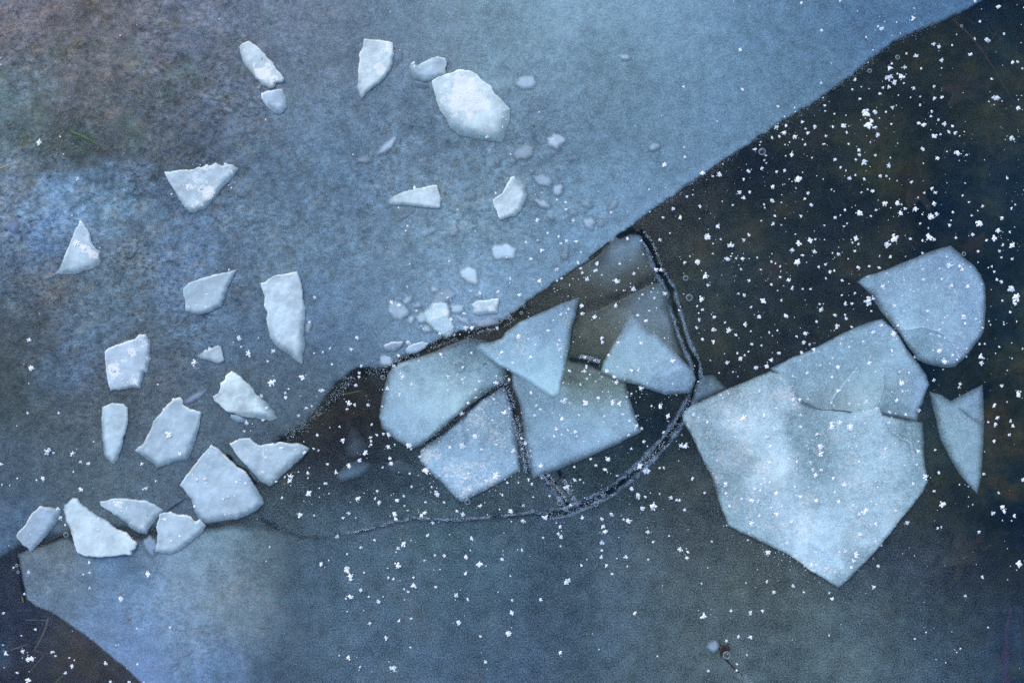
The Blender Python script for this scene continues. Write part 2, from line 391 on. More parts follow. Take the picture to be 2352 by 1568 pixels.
# ------------------------------------------------------------------ big frosted sheet, upper left
edge_M = [(2262, 0), (2215, 30), (2150, 55), (2050, 98), (1980, 155), (1900, 217), (1790, 285), (1640, 386), (1560, 440), (1500, 484), (1420, 543), (1350, 600), (1270, 652), (1200, 704), (1160, 735), (1100, 752), (1050, 765),
          (960, 800), (880, 848), (820, 846), (770, 885), (735, 940), (700, 982), (645, 1012), (625, 1060), (590, 1130), (590, 1185), (520, 1206), (400, 1216), (240, 1216), (150, 1230), (90, 1243), (45, 1262), (0, 1290), (-300, 1400),
          (-9000, 3000), (-9000, -9000), (4400, -9000), (3600, -900)]
MAIN = [
    (60, 60, (92, 88, 104), 70), (180, 40, (86, 82, 96), 60), (150, 160, (86, 86, 98), 60), (60, 200, (84, 100, 118), 50), (250, 150, (88, 88, 100), 60), (330, 60, (92, 92, 110), 60), (100, 310, (66, 74, 84), 45), (190, 330, (58, 64, 76), 40), (40, 260, (78, 92, 104), 40),
    (420, 200, (84, 88, 102), 60), (300, 260, (82, 86, 100), 50), (450, 60, (90, 96, 116), 60), (560, 60, (94, 100, 120), 70), (400, 330, (78, 86, 102), 60), (560, 300, (84, 94, 114), 70),
    (30, 430, (98, 112, 138), 40), (150, 440, (106, 130, 166), 40), (240, 470, (104, 128, 162), 40), (100, 520, (90, 112, 150), 45), (320, 460, (86, 102, 128), 50), (300, 560, (92, 104, 126), 60), (60, 620, (80, 92, 116), 50), (130, 680, (84, 84, 94), 40), (250, 640, (84, 98, 118), 50),
    (60, 760, (66, 74, 90), 60), (130, 840, (80, 98, 134), 40), (200, 740, (86, 102, 128), 50), (50, 900, (58, 66, 78), 60), (180, 960, (72, 80, 96), 60), (40, 1080, (68, 80, 100), 60), (30, 1220, (74, 92, 122), 50), (180, 1110, (72, 84, 102), 60), (350, 1120, (76, 88, 108), 60), (560, 950, (76, 88, 104), 60), (380, 850, (80, 90, 108), 60),
    (500, 730, (84, 100, 124), 60), (420, 600, (88, 104, 132), 60), (560, 600, (88, 102, 122), 60), (700, 560, (96, 114, 136), 70), (650, 420, (88, 102, 122), 70), (780, 420, (98, 118, 144), 70), (760, 700, (94, 114, 142), 60), (700, 860, (80, 94, 112), 50), (830, 800, (92, 110, 134), 50), (650, 930, (72, 84, 100), 50), (600, 1040, (62, 72, 86), 40),
    (700, 150, (98, 108, 126), 70), (760, 60, (98, 108, 128), 70), (780, 270, (100, 118, 142), 70), (900, 60, (106, 122, 144), 70), (1000, 60, (118, 136, 156), 70), (950, 350, (106, 124, 148), 70), (900, 560, (108, 128, 152), 70),
    (1200, 70, (122, 144, 164), 80), (1330, 8, (134, 160, 184), 60), (1480, 10, (128, 154, 180), 60), (1300, 180, (116, 138, 160), 70), (1420, 300, (110, 134, 158), 80), (1420, 160, (104, 126, 146), 70), (1560, 60, (122, 148, 174), 70), (1550, 250, (110, 134, 160), 80),
    (1700, 80, (104, 130, 158), 80), (1700, 250, (106, 132, 160), 70), (1850, 60, (98, 124, 154), 80), (1850, 180, (98, 122, 148), 60), (2050, 40, (86, 112, 146), 80), (2180, 20, (78, 104, 138), 50), (1500, 420, (116, 142, 172), 60), (1250, 340, (106, 126, 150), 60),
    (1150, 400, (110, 132, 154), 60), (1350, 480, (118, 144, 172), 60), (1200, 580, (118, 142, 168), 60), (1020, 500, (118, 140, 162), 60), (1000, 650, (124, 148, 176), 50), (1120, 690, (132, 158, 188), 50), (1300, 600, (108, 132, 160), 50), (940, 740, (118, 142, 170), 50), (880, 650, (106, 126, 152), 60), (1050, 340, (104, 124, 146), 60), (1290, 270, (104, 124, 148), 60),
    (-800, 0, (84, 90, 104), 300), (-800, 1200, (76, 86, 104), 300), (800, -900, (100, 116, 136), 300), (2400, -800, (90, 114, 144), 300)]
def main_field(x, y, d):
    wx = x + fbm(x, y, 90, 3, 1) * 60; wy = y + fbm(x, y, 90, 3, 4) * 60
    Tc = blend(wx, wy, MAIN, 70.0)
    ul = sstep(1000, 300, x) * sstep(1300, 500, y)                     # rough silty bed frozen in, upper left
    ctr = np.exp(-(((x - 1050) / 330) ** 2 + ((y - 430) / 260) ** 2))
    k = 1 + fbm(x, y, 120, 5, 2) * (0.25 + 0.35 * ul) + fbm(x, y, 20, 3, 8, 0.7) * (0.22 + 0.65 * ul + 0.65 * ctr)
    u = x * 0.82 - y * 0.57; v = x * 0.57 + y * 0.82                    # streaks running up to the right
    k += fbm(u, v * 2.0, 24, 4, 11, 0.7) * (0.10 + 0.75 * ul + 0.3 * ctr)
    Tc = Tc * np.clip(k, 0.35, 2.2)[:, None]
    warm = sstep(0.0, 0.22, fbm(u, v * 2.0, 34, 4, 13, 0.65)) * (0.55 * ul + 0.3 * ctr)
    Tc *= 1 + warm[:, None] * np.array([0.42, 0.16, -0.08])
    green = sstep(0.05, 0.25, fbm(x, y, 60, 4, 14, 0.6)) * ul * 0.5 * sstep(480, 300, y)
    Tc *= 1 + green[:, None] * np.array([-0.12, 0.14, -0.10])
    blue = sstep(0.0, 0.2, fbm(x, y, 150, 4, 3)) * sstep(900, 200, x) * sstep(250, 420, y)
    Tc *= 1 + blue[:, None] * np.array([-0.03, 0.02, 0.01])
    Tc = Tc * np.array([0.92, 1.07, 1.13]) * (1 + 0.27 * sstep(950, 560, x))[:, None] * (1 + ul[:, None] * np.array([-0.04, 0.0, 0.02])) * (1 + sstep(520, 250, x)[:, None] * np.array([0.03, -0.01, -0.10]))
    op, col = frost(Tc, 0.46)
    soft = 7 + 16 * sstep(1300, 700, x) * sstep(800, 1000, y)
    # a thicker, whiter lip just inside the straight broken edge
    lip = np.exp(-((d - 14) / 9.0) ** 2) * sstep(1150, 1500, x) * 0.10
    a = sstep(0, soft, d + fbm(x, y, 9, 2, 5) * 5 * (d > 0.01))
    op = np.clip(op * (1 + lip), 0, 0.98) * a
    h = (fbm(x, y, 40, 4, 7) * 0.0016 * (0.4 + ul + ctr)) * sstep(0, 20, d) + 0.0006 * sstep(0, 6, d)
    gr = np.clip(0.16 + 0.85 * ul + 0.45 * ctr + 0.25 * sstep(700, 300, x), 0, 1) * (0.75 + fbm(x, y, 80, 3, 12) * 1.2)
    return op, col, h, gr
Pm = rough_poly(edge_M[:-5], 2.4, 5, 2, False); Pm = np.concatenate([Pm, np.array(edge_M[-5:], float)])
ax = grid_axes(-120, 2472, 4, 5000); ay = grid_axes(-120, 1400, 4, 5000)
msh = sheet('ice_sheet', ax, ay, main_field, m_sheet, 0.0012, P=Pm); tag(msh, kind='structure')

# ------------------------------------------------------------------ blue-grey shelf, lower left
shelf = T(0, 2, '120 675 200 640 320 608 400 572 470 545 560 600 700 560 1000 560 1250 500 1440 485 1600 468 1800 470 1950 510 2100 556 2300 572 2700 600 2900 900 2700 1300 2500 1567 2300 2000 1500 2400 1250 1850 970 1567 900 1500 820 1430 720 1350 640 1280 540 1210 440 1140 350 1080 250 1040 180 990 155 880 140 760')
SHELF = [(70, 1300, (96, 110, 140), 40), (150, 1270, (92, 104, 126), 40), (100, 1370, (96, 114, 150), 40), (200, 1330, (98, 116, 150), 40), (250, 1310, (88, 116, 166), 40), (330, 1400, (104, 130, 178), 50), (420, 1330, (110, 132, 172), 50), (240, 1430, (98, 120, 168), 40), (330, 1500, (100, 124, 178), 40),
         (430, 1450, (104, 126, 166), 40), (530, 1350, (112, 128, 158), 45), (500, 1260, (102, 124, 156), 45), (600, 1240, (104, 124, 152), 45), (560, 1430, (104, 122, 152), 45), (520, 1540, (98, 124, 176), 45), (650, 1320, (102, 120, 146), 45), (700, 1440, (86, 102, 130), 50), (720, 1260, (90, 108, 134), 50), (620, 1530, (88, 108, 148), 50), (800, 1300, (80, 98, 124), 60), (300, 1280, (86, 104, 138), 40), (780, 1500, (78, 94, 124), 50)]
def shelf_field(x, y, d):
    wx = x + fbm(x, y, 70, 3, 1) * 40; wy = y + fbm(x, y, 70, 3, 4) * 40
    Tc = blend(wx, wy, SHELF, 45.0)
    u = x * 0.82 - y * 0.57; v = x * 0.57 + y * 0.82
    k = 1 + fbm(x, y, 90, 4, 2) * 0.25 + fbm(x, y, 20, 4, 8) * 0.4 + fbm(u, v * 1.6, 30, 4, 11) * 0.28
    Tc *= np.clip(k, 0.4, 2)[:, None]
    warm = sstep(0.06, 0.22, fbm(u, v * 1.5, 44, 4, 13)) * 0.18
    Tc *= 1 + warm[:, None] * np.array([0.28, 0.08, -0.12])
    Tc = Tc * np.array([1.22, 1.30, 1.12])
    op, col = frost(Tc, 0.42, lin((50, 54, 66)))
    fade = 1 - sstep(460, 800, x + 0.35 * (y - 1300) * 0 + fbm(x, y, 100, 3, 6) * 160)
    top = sstep(0, 16, d) if False else sstep(0, 6 + 14 * sstep(1400, 1200, y) * sstep(80, 200, x), d)
    h = fbm(x, y, 40, 4, 7) * 0.0016 * sstep(0, 20, d) + 0.0006 * sstep(0, 6, d)
    return op * fade * top, col, h, np.clip(0.22 + fbm(x, y, 80, 3, 12) * 0.8, 0, 1)
ax = grid_axes(30, 980, 4); ay = grid_axes(1190, 1860, 4)
sh = sheet('shelf_ice', ax, ay, shelf_field, m_sheet, 0.0012, P=rough_poly(shelf, 1.3, 6, 3), loc=(400, 1400))
tag(sh, 'wide blue-grey frosted shelf of ice in the lower left, pointed at its left end', 'ice floe')

# ------------------------------------------------------------------ milky plates frozen into the clear ice
def plate(name, pts, anchors, label, z, soft=6.0, F=0.62, dust=0.2, rough=1.0, ridges=0.12, seed=0, cat='ice plate', rim=0.0, lines=(), s=45.0, group=None, op_k=1.0, step=3.0, mat=None, under=DARK, bright=1.0, tone=(1.02, 1.13, 1.16)):
    P = rough_poly(pts, rough, 5, seed)
    x0, y0 = P.min(0); x1, y1 = P.max(0)
    ax = np.arange(x0 - step, x1 + 2 * step, step); ay = np.arange(y0 - step, y1 + 2 * step, step)
    def f(x, y, d):
        wx = x + fbm(x, y, 50, 3, seed) * 24; wy = y + fbm(x, y, 50, 3, seed + 3) * 24
        Tc = blend(wx, wy, anchors, s)
        k = 1 + fbm(x, y, 80, 4, seed + 1) * ridges * 2.2 + fbm(x, y, 15, 3, seed + 2, 0.7) * ridges * 2.6
        if rim:
            k += rim * np.exp(-(d / 4.0) ** 2) * sstep(-0.1, 0.25, fbm(x, y, 40, 2, seed + 9))
        for (L, wd, amt) in lines:
            k += amt * np.exp(-(line_dist(x, y, L) / wd) ** 2)
        Tc = np.clip(Tc * np.maximum(k, 0.2)[:, None] * np.array(tone) * bright, 0, 0.95)
        op, col = frost(Tc, F, under)
        sf = soft * 2.7 * (1 + 1.6 * fbm(x, y, 60, 2, seed + 4))
        op = op * sstep(-0.5, 1, (d + fbm(x, y, 6, 2, seed + 6) * 3.0) / np.maximum(sf, 1.5)) ** 1.2 * op_k
        h = 0.0012 * sstep(0, 7, d) + fbm(x, y, 50, 4, seed + 5) * 0.0022 * sstep(0, 14, d)
        for (L, wd, amt) in lines:
            h = h + amt * 0.004 * np.exp(-(line_dist(x, y, L) / wd) ** 2)
        return op, col, h, np.full_like(x, dust) + fbm(x, y, 34, 3, seed + 7) * 1.1
    o = sheet(name, ax, ay, f, mat or m_plate, z, P=P, loc=(float(P[:, 0].mean()), float(P[:, 1].mean())))
    return tag(o, label, cat, group)

PT = lambda i, j, x, y: (i * 784.2 + x / 3.0, j * 522.8 + y / 3.0)
def A(i, j, *tr):
    return [(*PT(i, j, x, y), c, *r) for (x, y, c, *r) in tr]

# dim pieces of the wedge first (lowest)
plate('ice_plate', T(1, 1, '1830 100 1900 62 2010 38 2070 60 2090 150 2150 230 2185 330 2000 430 1780 520 1650 555 1560 470 1440 400 1560 320 1700 240 1790 170'),
      A(1, 1, (1950, 110, (120, 144, 172), 30), (1850, 180, (104, 122, 142), 25), (1780, 270, (88, 98, 110), 25), (1980, 270, (72, 78, 84), 30), (1700, 400, (58, 62, 64), 30), (2050, 350, (62, 66, 68), 30)),
      'dim smoky ice wedge between the upper sheet edge and the dark channel', 0.0014, soft=10, F=0.42, seed=3, dust=0.0)
plate('ice_plate', T(1, 1, '1650 590 1780 555 1950 480 2130 390 2200 372 2240 430 2262 580 2300 760 2350 880 2200 940 1900 960 1790 920 1680 880 1570 880 1590 700'),
      A(1, 1, (1750, 650, (80, 84, 86), 30), (1850, 560, (92, 102, 110), 25), (2100, 500, (96, 112, 130), 30), (2200, 620, (96, 112, 132), 25), (1700, 800, (64, 68, 70), 30), (2100, 800, (90, 102, 112), 30)),
      'dim grey plate behind the two bright triangular plates', 0.0016, soft=8, F=0.42, seed=4, dust=0.0)
plate('ice_plate', T(1, 2, '0 90 60 50 130 28 205 60 190 105 120 150 60 172 0 182 -40 150'),
      A(1, 2, (80, 100, (88, 108, 132), 30)), 'small faint smudge of ice in the dark patch left of the rounded plate', 0.0014, soft=14, F=0.5, seed=5, dust=0.0)
plate('ice_plate', T(1, 1, '20 1500 70 1360 120 1400 180 1500 170 1560 90 1590 30 1570'),
      A(1, 1, (90, 1480, (72, 82, 98), 30)), 'faint triangular sliver of ice above the small smudge', 0.0014, soft=12, F=0.5, seed=6, dust=0.0)
plate('ice_plate', T(1, 1, '300 1620 400 1600 500 1640 520 1720 440 1700 350 1690'),
      A(1, 1, (420, 1660, (86, 104, 124), 30)), 'faint sliver of ice peeping out under the rounded plate', 0.0014, soft=12, F=0.5, seed=7, dust=0.0)
plate('ice_plate', T(2, 1, '60 1195 85 1080 130 1020 200 1008 255 1060 310 1112 200 1162 110 1195'),
      A(2, 1, (130, 1100, (98, 118, 142), 30), (220, 1100, (80, 94, 106), 20)), 'small dim ice triangle touching the largest plate at its left tip', 0.0014, soft=7, F=0.5, seed=8, dust=0.1)
# three broken plates of the middle
plate('ice_plate', T(1, 1, '320 1000 400 930 520 895 640 855 760 800 880 755 1000 775 1010 830 1060 890 1120 940 1140 1000 1125 1070 1040 1120 960 1170 860 1240 780 1310 680 1395 560 1495 480 1525 420 1490 340 1435 280 1382 258 1300 275 1200 295 1100'),
      A(1, 1, (900, 800, (72, 88, 106), 30), (760, 850, (98, 118, 140), 25), (600, 960, (128, 154, 178), 35), (450, 1050, (140, 164, 188), 35), (800, 1040, (140, 166, 186), 35), (950, 950, (120, 148, 172), 30), (550, 1290, (164, 194, 220), 45), (400, 1280, (136, 162, 192), 35), (700, 1150, (156, 182, 202), 40), (420, 1440, (124, 148, 180), 30), (620, 1400, (128, 154, 182), 30), (1030, 1060, (110, 134, 158), 25)),
      'rounded milky plate at the left end of the middle group', 0.0024, soft=7, F=0.55, seed=10, dust=0.12, lines=[(T(1, 1, '320 1250 600 1240 900 1130'), 8, 0.05)])
plate('ice_plate', T(1, 1, '545 1525 640 1465 720 1405 800 1335 865 1270 960 1190 1060 1125 1125 1085 1150 1150 1175 1250 1195 1350 1212 1480 1225 1600 1235 1668 1150 1722 1000 1802 900 1855 830 1892 775 1845 700 1765 620 1690 540 1610'),
      A(1, 1, (950, 1300, (134, 158, 184), 30), (1080, 1170, (118, 142, 168), 30), (740, 1460, (120, 144, 170), 25), (1100, 1400, (130, 156, 182), 30), (900, 1560, (144, 172, 204), 40), (700, 1620, (142, 170, 202), 30), (1120, 1600, (134, 160, 188), 30), (850, 1780, (140, 166, 198), 30), (1060, 1720, (142, 172, 206), 25)),
      'milky plate speckled with snow just below the rounded one, its lower corner pointed', 0.0022, soft=6, F=0.55, seed=11, dust=0.5, lines=[(T(1, 1, '850 1290 840 1400 870 1460'), 5, -0.25)])
plate('ice_plate', T(1, 1, '1165 960 1240 940 1360 1020 1440 1060 1470 1040 1500 960 1560 900 1700 945 1790 985 1960 1070 1985 1180 2020 1280 2065 1405 1900 1490 1700 1580 1500 1662 1320 1728 1295 1620 1262 1500 1250 1350 1222 1200 1180 1100'),
      A(1, 1, (1620, 1010, (80, 90, 92), 22), (1750, 1080, (104, 118, 122), 25), (1900, 1100, (100, 116, 120), 20), (1650, 1180, (118, 140, 152), 25), (1300, 1200, (112, 136, 160), 30), (1420, 1350, (124, 150, 176), 40), (1700, 1350, (132, 158, 184), 40), (1900, 1330, (138, 164, 188), 35), (1500, 1550, (134, 162, 196), 35), (1750, 1500, (138, 166, 200), 35), (1330, 1620, (132, 158, 190), 30), (1980, 1400, (134, 160, 192), 25)),
      'broad plate right of the central crack, greenish grey towards its top', 0.0020, soft=7, F=0.55, seed=12, dust=0.15)
plate('ice_plate', T(1, 1, '1990 578 2040 622 2100 690 2180 735 2250 812 2340 900 2400 960 2445 1040 2400 1130 2340 1146 2240 1152 2140 1122 2040 1085 1900 1052 1785 992 1800 930 1860 820 1930 700'),
      A(1, 1, (1990, 640, (128, 150, 174), 20), (2050, 760, (130, 154, 182), 30), (2150, 880, (144, 172, 198), 35), (2300, 920, (136, 160, 192), 30), (1880, 960, (140, 168, 190), 25), (2000, 900, (146, 174, 198), 30), (2200, 1090, (116, 142, 172), 25), (2350, 1070, (112, 136, 166), 25), (2000, 1040, (132, 156, 176), 20)),
      'pale triangular plate with its tip up, right of the brighter triangle', 0.0030, soft=5, F=0.58, seed=13, dust=0.1, lines=[(T(1, 1, '2000 590 2100 700 2180 740 2250 815 2340 905'), 2.5, 0.12), (T(1, 1, '2340 960 2240 1010'), 4, 0.12)])
plate('ice_plate', T(1, 1, '1640 478 1615 600 1585 700 1572 830 1545 960 1500 1150 1462 1170 1400 1142 1300 1072 1180 1002 1080 952 1000 895 928 832 960 795 1040 785 1105 762 1138 712 1240 640 1400 572 1540 512'),
      A(1, 1, (1570, 560, (116, 138, 166), 25), (1400, 640, (128, 154, 186), 30), (1500, 760, (130, 156, 186), 30), (1250, 720, (136, 164, 194), 30), (1000, 835, (148, 180, 208), 20), (1150, 850, (146, 176, 206), 30), (1350, 900, (150, 182, 212), 30), (1250, 980, (158, 192, 220), 25), (1450, 1080, (168, 202, 228), 25), (1500, 950, (146, 176, 204), 25)),
      'brightest triangular plate of the middle, its long corner pointing down', 0.0036, soft=4.5, F=0.62, seed=14, dust=0.35, lines=[(T(1, 1, '1000 880 1180 985 1300 1060 1440 1150'), 7, 0.12), (T(1, 1, '1138 712 1140 760 1100 800'), 3, 0.15)])
# large plates of the right
plate('ice_plate', T(2, 1, '1195 372 1260 330 1400 290 1560 222 1700 165 1840 122 1930 200 2000 260 2050 320 2080 400 2088 500 2082 600 2072 720 2000 820 1940 900 1870 962 1780 965 1680 940 1615 912 1550 820 1490 730 1420 650 1350 560 1290 460'),
      A(2, 1, (1300, 370, (128, 154, 184), 25), (1500, 330, (126, 150, 180), 30), (1800, 220, (128, 152, 186), 30), (1600, 500, (138, 166, 196), 40), (1950, 400, (132, 160, 194), 35), (2000, 600, (134, 160, 196), 35), (1750, 600, (142, 170, 200), 40), (1650, 760, (112, 138, 160), 25), (1750, 860, (118, 144, 168), 30), (1900, 800, (130, 158, 190), 25), (1560, 680, (150, 180, 208), 18), (1900, 920, (118, 142, 176), 20)),
      'five-sided milky plate topmost on the right side', 0.0020, soft=6, F=0.58, seed=15, dust=0.25, lines=[(T(2, 1, '1500 695 1640 680 1740 700 1850 780 1890 900'), 4, 0.10)])
plate('ice_plate', T(2, 1, '600 970 750 892 900 832 1100 722 1280 650 1370 628 1440 682 1490 745 1550 850 1620 932 1680 1020 1692 1080 1662 1170 1622 1262 1612 1338 1370 1292 1200 1300 1000 1290 800 1200 720 1080 650 1020'),
      A(2, 1, (1350, 680, (132, 158, 190), 25), (900, 900, (130, 156, 184), 35), (1100, 820, (130, 156, 184), 35), (1250, 900, (134, 162, 186), 35), (1450, 850, (140, 168, 196), 30), (1550, 960, (132, 158, 186), 25), (900, 1060, (128, 152, 174), 30), (1000, 1150, (134, 156, 172), 25), (1250, 1120, (150, 176, 196), 25), (1440, 1080, (128, 152, 172), 25), (1600, 1100, (128, 152, 184), 25), (1450, 1230, (114, 138, 160), 25), (950, 1215, (104, 124, 142), 18), (1100, 1200, (138, 160, 176), 20)),
      'long milky plate between the five-sided plate and the largest one', 0.0022, soft=5, F=0.58, seed=16, dust=0.15,
      lines=[(T(2, 1, '1365 950 1370 1100 1330 1200'), 3, 0.10), (T(2, 1, '1190 1000 1110 1080 1010 1190'), 6, 0.08), (T(2, 1, '1380 1290 1500 1310 1610 1335'), 2.5, -0.25), (T(2, 1, '1365 940 1440 910 1600 915'), 4, 0.08)])
plate('ice_plate', T(2, 1, '1695 1128 1780 1150 1840 1192 1920 1152 2062 1078 2072 1200 2072 1400 2062 1567 2052 1720 2025 1835 1990 1795 1900 1692 1830 1572 1770 1450 1735 1300'),
      A(2, 1, (1800, 1220, (124, 148, 170), 30), (1980, 1200, (126, 150, 180), 30), (1850, 1400, (128, 154, 176), 30), (1960, 1560, (132, 158, 182), 30), (2020, 1730, (132, 162, 192), 25)),
      'narrow forked plate at the right, ending in a downward spike', 0.0020, soft=5.5, F=0.58, seed=17, dust=0.02, lines=[(T(2, 1, '1905 1250 1970 1300 2060 1365'), 4, -0.35)])
big = plate('ice_plate', T(2, 1, '-14 1290 0 1268 60 1222 150 1180 300 1110 450 1048 600 985 680 1008 725 1045 765 1105 790 1165 820 1208 900 1238 1000 1245 1150 1262 1230 1255 1300 1238 1340 1232 1372 1290 1450 1305 1530 1320 1645 1340 1656 1450 1656 1567 1664 1640 1680 1720 1682 1752 1642 1822 1552 1940 1400 2130 1280 2272 1100 2452 1065 2472 950 2402 880 2362 760 2270 600 2190 450 2120 310 2050 250 1900 200 1720 120 1569 60 1440 0 1335'),
      [(1600, 950, (150, 176, 192), 30), (1680, 900, (144, 168, 182), 30), (1770, 870, (158, 184, 202), 25), (1700, 965, (192, 218, 236), 35), (1735, 1010, (178, 206, 224), 30), (1770, 1080, (204, 228, 244), 30), (1840, 1120, (160, 188, 212), 26), (1800, 1160, (188, 212, 232), 26), (1690, 1050, (146, 170, 186), 30), (1640, 1020, (138, 164, 190), 25),
       (1850, 970, (140, 166, 190), 25), (1870, 1030, (132, 158, 184), 28), (1885, 1090, (142, 168, 194), 25), (1930, 1130, (168, 196, 220), 30), (1960, 1000, (160, 188, 214), 30), (2010, 960, (168, 196, 222), 20), (2040, 1060, (172, 202, 226), 30), (2105, 1000, (124, 152, 184), 25), (2110, 1100, (138, 166, 200), 25), (2070, 1150, (170, 198, 226), 25), (2090, 1170, (130, 158, 190), 15),
       (2000, 1200, (172, 200, 224), 30), (1920, 1200, (176, 204, 226), 30), (1850, 1225, (192, 218, 238), 28), (1900, 1290, (176, 204, 228), 25), (1925, 1330, (136, 162, 192), 12), (1960, 1290, (140, 166, 198), 18), (1780, 1240, (156, 184, 208), 25), (1700, 1180, (148, 176, 200), 30), (1760, 1160, (160, 186, 206), 30), (1660, 1120, (136, 162, 184), 20), (1810, 900, (170, 196, 214), 20)],
      'largest ice plate on the right, bright and dusted with snow crystals', 0.0048, bright=0.86, tone=(1.0, 1.10, 1.22), soft=3.2, F=0.74, seed=18, dust=0.42, s=28, ridges=0.14, rim=0.10,
      lines=[(T(2, 1, '680 1008 725 1045 765 1105 790 1165 820 1208 900 1238'), 2.0, 0.45), (T(2, 1, '900 1240 1000 1250 1160 1265'), 1.6, -0.35), (T(2, 2, '760 700 820 750 870 785 900 795'), 3.0, 0.55), (T(2, 2, '1100 760 1100 800 1060 850'), 3, 0.15), (T(2, 2, '850 590 950 640 1060 720'), 6, 0.12), (T(2, 1, '1370 1290 1420 1400 1560 1480 1600 1640'), 8, -0.08)])

# ------------------------------------------------------------------ broken chunks standing proud of the ice
def chunk(pts, color, label, fade=(0.4, -0.9), H=0.010, sunk=12.0, seed=0, dust=0.1, cat='ice chunk', group=None, rough=1.4, z=0.0026, name='ice_chunk', soft_all=0.0, rimk=0.8, op0=0.97, amp=1.0, step=2.2, snow=(), wetk=1.0):
    P = rough_poly(pts, rough, 3.2, seed)
    c = P.mean(0); R = np.sqrt(((P - c) ** 2).sum(1)).max()
    fx, fy = fade[0], -fade[1]; L = math.hypot(fx, fy) + 1e-9; fx /= L; fy /= L       # fade given as x right, y up
    x0, y0 = P.min(0); x1, y1 = P.max(0)
    ax = np.arange(x0 - step, x1 + 2 * step, step); ay = np.arange(y0 - step, y1 + 2 * step, step)
    sunk *= 1.2
    base_c = np.clip(lin(color) * np.array([1.07, 1.11, 1.18]), 0, 0.98)
    def f(x, y, d):
        s = ((x - c[0]) * fx + (y - c[1]) * fy) / R
        lo = sstep(-0.35, 0.6, s)                                   # 0 = proud side, 1 = side sunk in the sheet
        w = 2.6 + (sunk - 2.6) * lo + soft_all
        prof = sstep(0, 1, d / w) ** 0.8
        h = 0.52 * H * (1 - 0.75 * sstep(-0.9, 1.0, s)) * prof
        nz = fbm(x, y, 30, 4, seed + 1); nf = fbm(x, y, 9, 3, seed + 2)
        h = h + (nz * 0.0030 * amp + nf * 0.0007 * amp) * sstep(0, 8, d)
        a = sstep(-0.1, 1, (d + nf * 3) / (1.2 + 2.2 * lo + soft_all)) * (1 - 0.58 * lo * (1 - sstep(0, sunk * 1.25, d + nf * 6))) * op0
        k = 1 + nz * 0.50 * amp + nf * 0.20
        rim = np.exp(-(d / 3.0) ** 2) * (1 - lo) * sstep(-0.12, 0.18, fbm(x, y, 22, 2, seed + 3)) * rimk  # lit look of the sharp proud edges, painted into the colour as white
        body = base_c * k[:, None]
        wet = (1 - sstep(0, sunk * 1.3 + 2, d)) * lo                 # clearer, greener ice on the sunken flank
        body = body * (1 - wetk * wet[:, None] * np.array([0.30, 0.20, 0.15]))
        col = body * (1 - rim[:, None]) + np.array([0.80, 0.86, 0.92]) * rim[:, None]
        dd = np.full_like(x, dust) + fbm(x, y, 18, 3, seed + 7) * 1.3
        for (sx, sy, sr) in snow:
            dd = dd + 1.3 * np.exp(-((x - sx) ** 2 + (y - sy) ** 2) / (2 * sr * sr))
        return a, np.clip(col / LIGHT, 0.01, 0.92), np.maximum(h, 0.0002 * prof), dd * sstep(2, 8, d)
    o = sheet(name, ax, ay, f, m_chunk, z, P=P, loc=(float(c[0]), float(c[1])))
    return tag(o, label, cat, group)

G = 'white ice chunks frozen into the upper sheet'
SE, E_, S_, SW, NE = (0.6, -0.8), (1, -0.1), (0.05, -1), (-0.7, -0.7), (0.8, 0.5)
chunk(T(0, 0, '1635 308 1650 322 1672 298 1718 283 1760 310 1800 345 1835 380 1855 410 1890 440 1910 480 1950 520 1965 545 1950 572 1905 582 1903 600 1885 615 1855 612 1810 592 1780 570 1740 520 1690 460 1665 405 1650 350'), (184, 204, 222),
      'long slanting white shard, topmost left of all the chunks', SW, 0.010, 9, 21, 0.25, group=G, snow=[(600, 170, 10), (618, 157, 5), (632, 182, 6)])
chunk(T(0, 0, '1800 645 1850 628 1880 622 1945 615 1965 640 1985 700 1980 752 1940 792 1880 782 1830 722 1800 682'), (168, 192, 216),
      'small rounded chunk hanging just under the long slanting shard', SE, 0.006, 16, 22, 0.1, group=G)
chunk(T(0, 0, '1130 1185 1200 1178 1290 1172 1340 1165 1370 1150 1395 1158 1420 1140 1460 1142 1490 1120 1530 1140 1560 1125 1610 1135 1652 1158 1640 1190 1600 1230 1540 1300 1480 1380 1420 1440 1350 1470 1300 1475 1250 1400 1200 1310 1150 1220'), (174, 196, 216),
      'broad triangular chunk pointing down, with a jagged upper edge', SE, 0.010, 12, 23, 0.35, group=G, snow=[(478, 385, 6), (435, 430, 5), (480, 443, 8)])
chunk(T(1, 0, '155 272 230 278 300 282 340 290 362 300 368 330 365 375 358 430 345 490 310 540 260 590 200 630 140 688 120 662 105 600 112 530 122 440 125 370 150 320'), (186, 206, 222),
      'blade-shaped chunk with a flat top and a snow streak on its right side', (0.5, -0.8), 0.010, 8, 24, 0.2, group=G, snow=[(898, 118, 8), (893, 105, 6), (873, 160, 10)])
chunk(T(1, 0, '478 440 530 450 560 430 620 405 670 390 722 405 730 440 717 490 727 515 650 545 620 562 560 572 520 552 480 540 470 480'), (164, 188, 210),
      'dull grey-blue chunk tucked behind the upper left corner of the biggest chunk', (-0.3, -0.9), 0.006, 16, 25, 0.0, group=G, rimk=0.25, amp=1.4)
chunk(T(1, 0, '500 560 560 570 605 585 600 610 560 618 520 600'), (118, 144, 172), 'small dim nub under the dull grey-blue chunk', S_, 0.002, 10, 26, 0, group=G, rimk=0, op0=0.6)
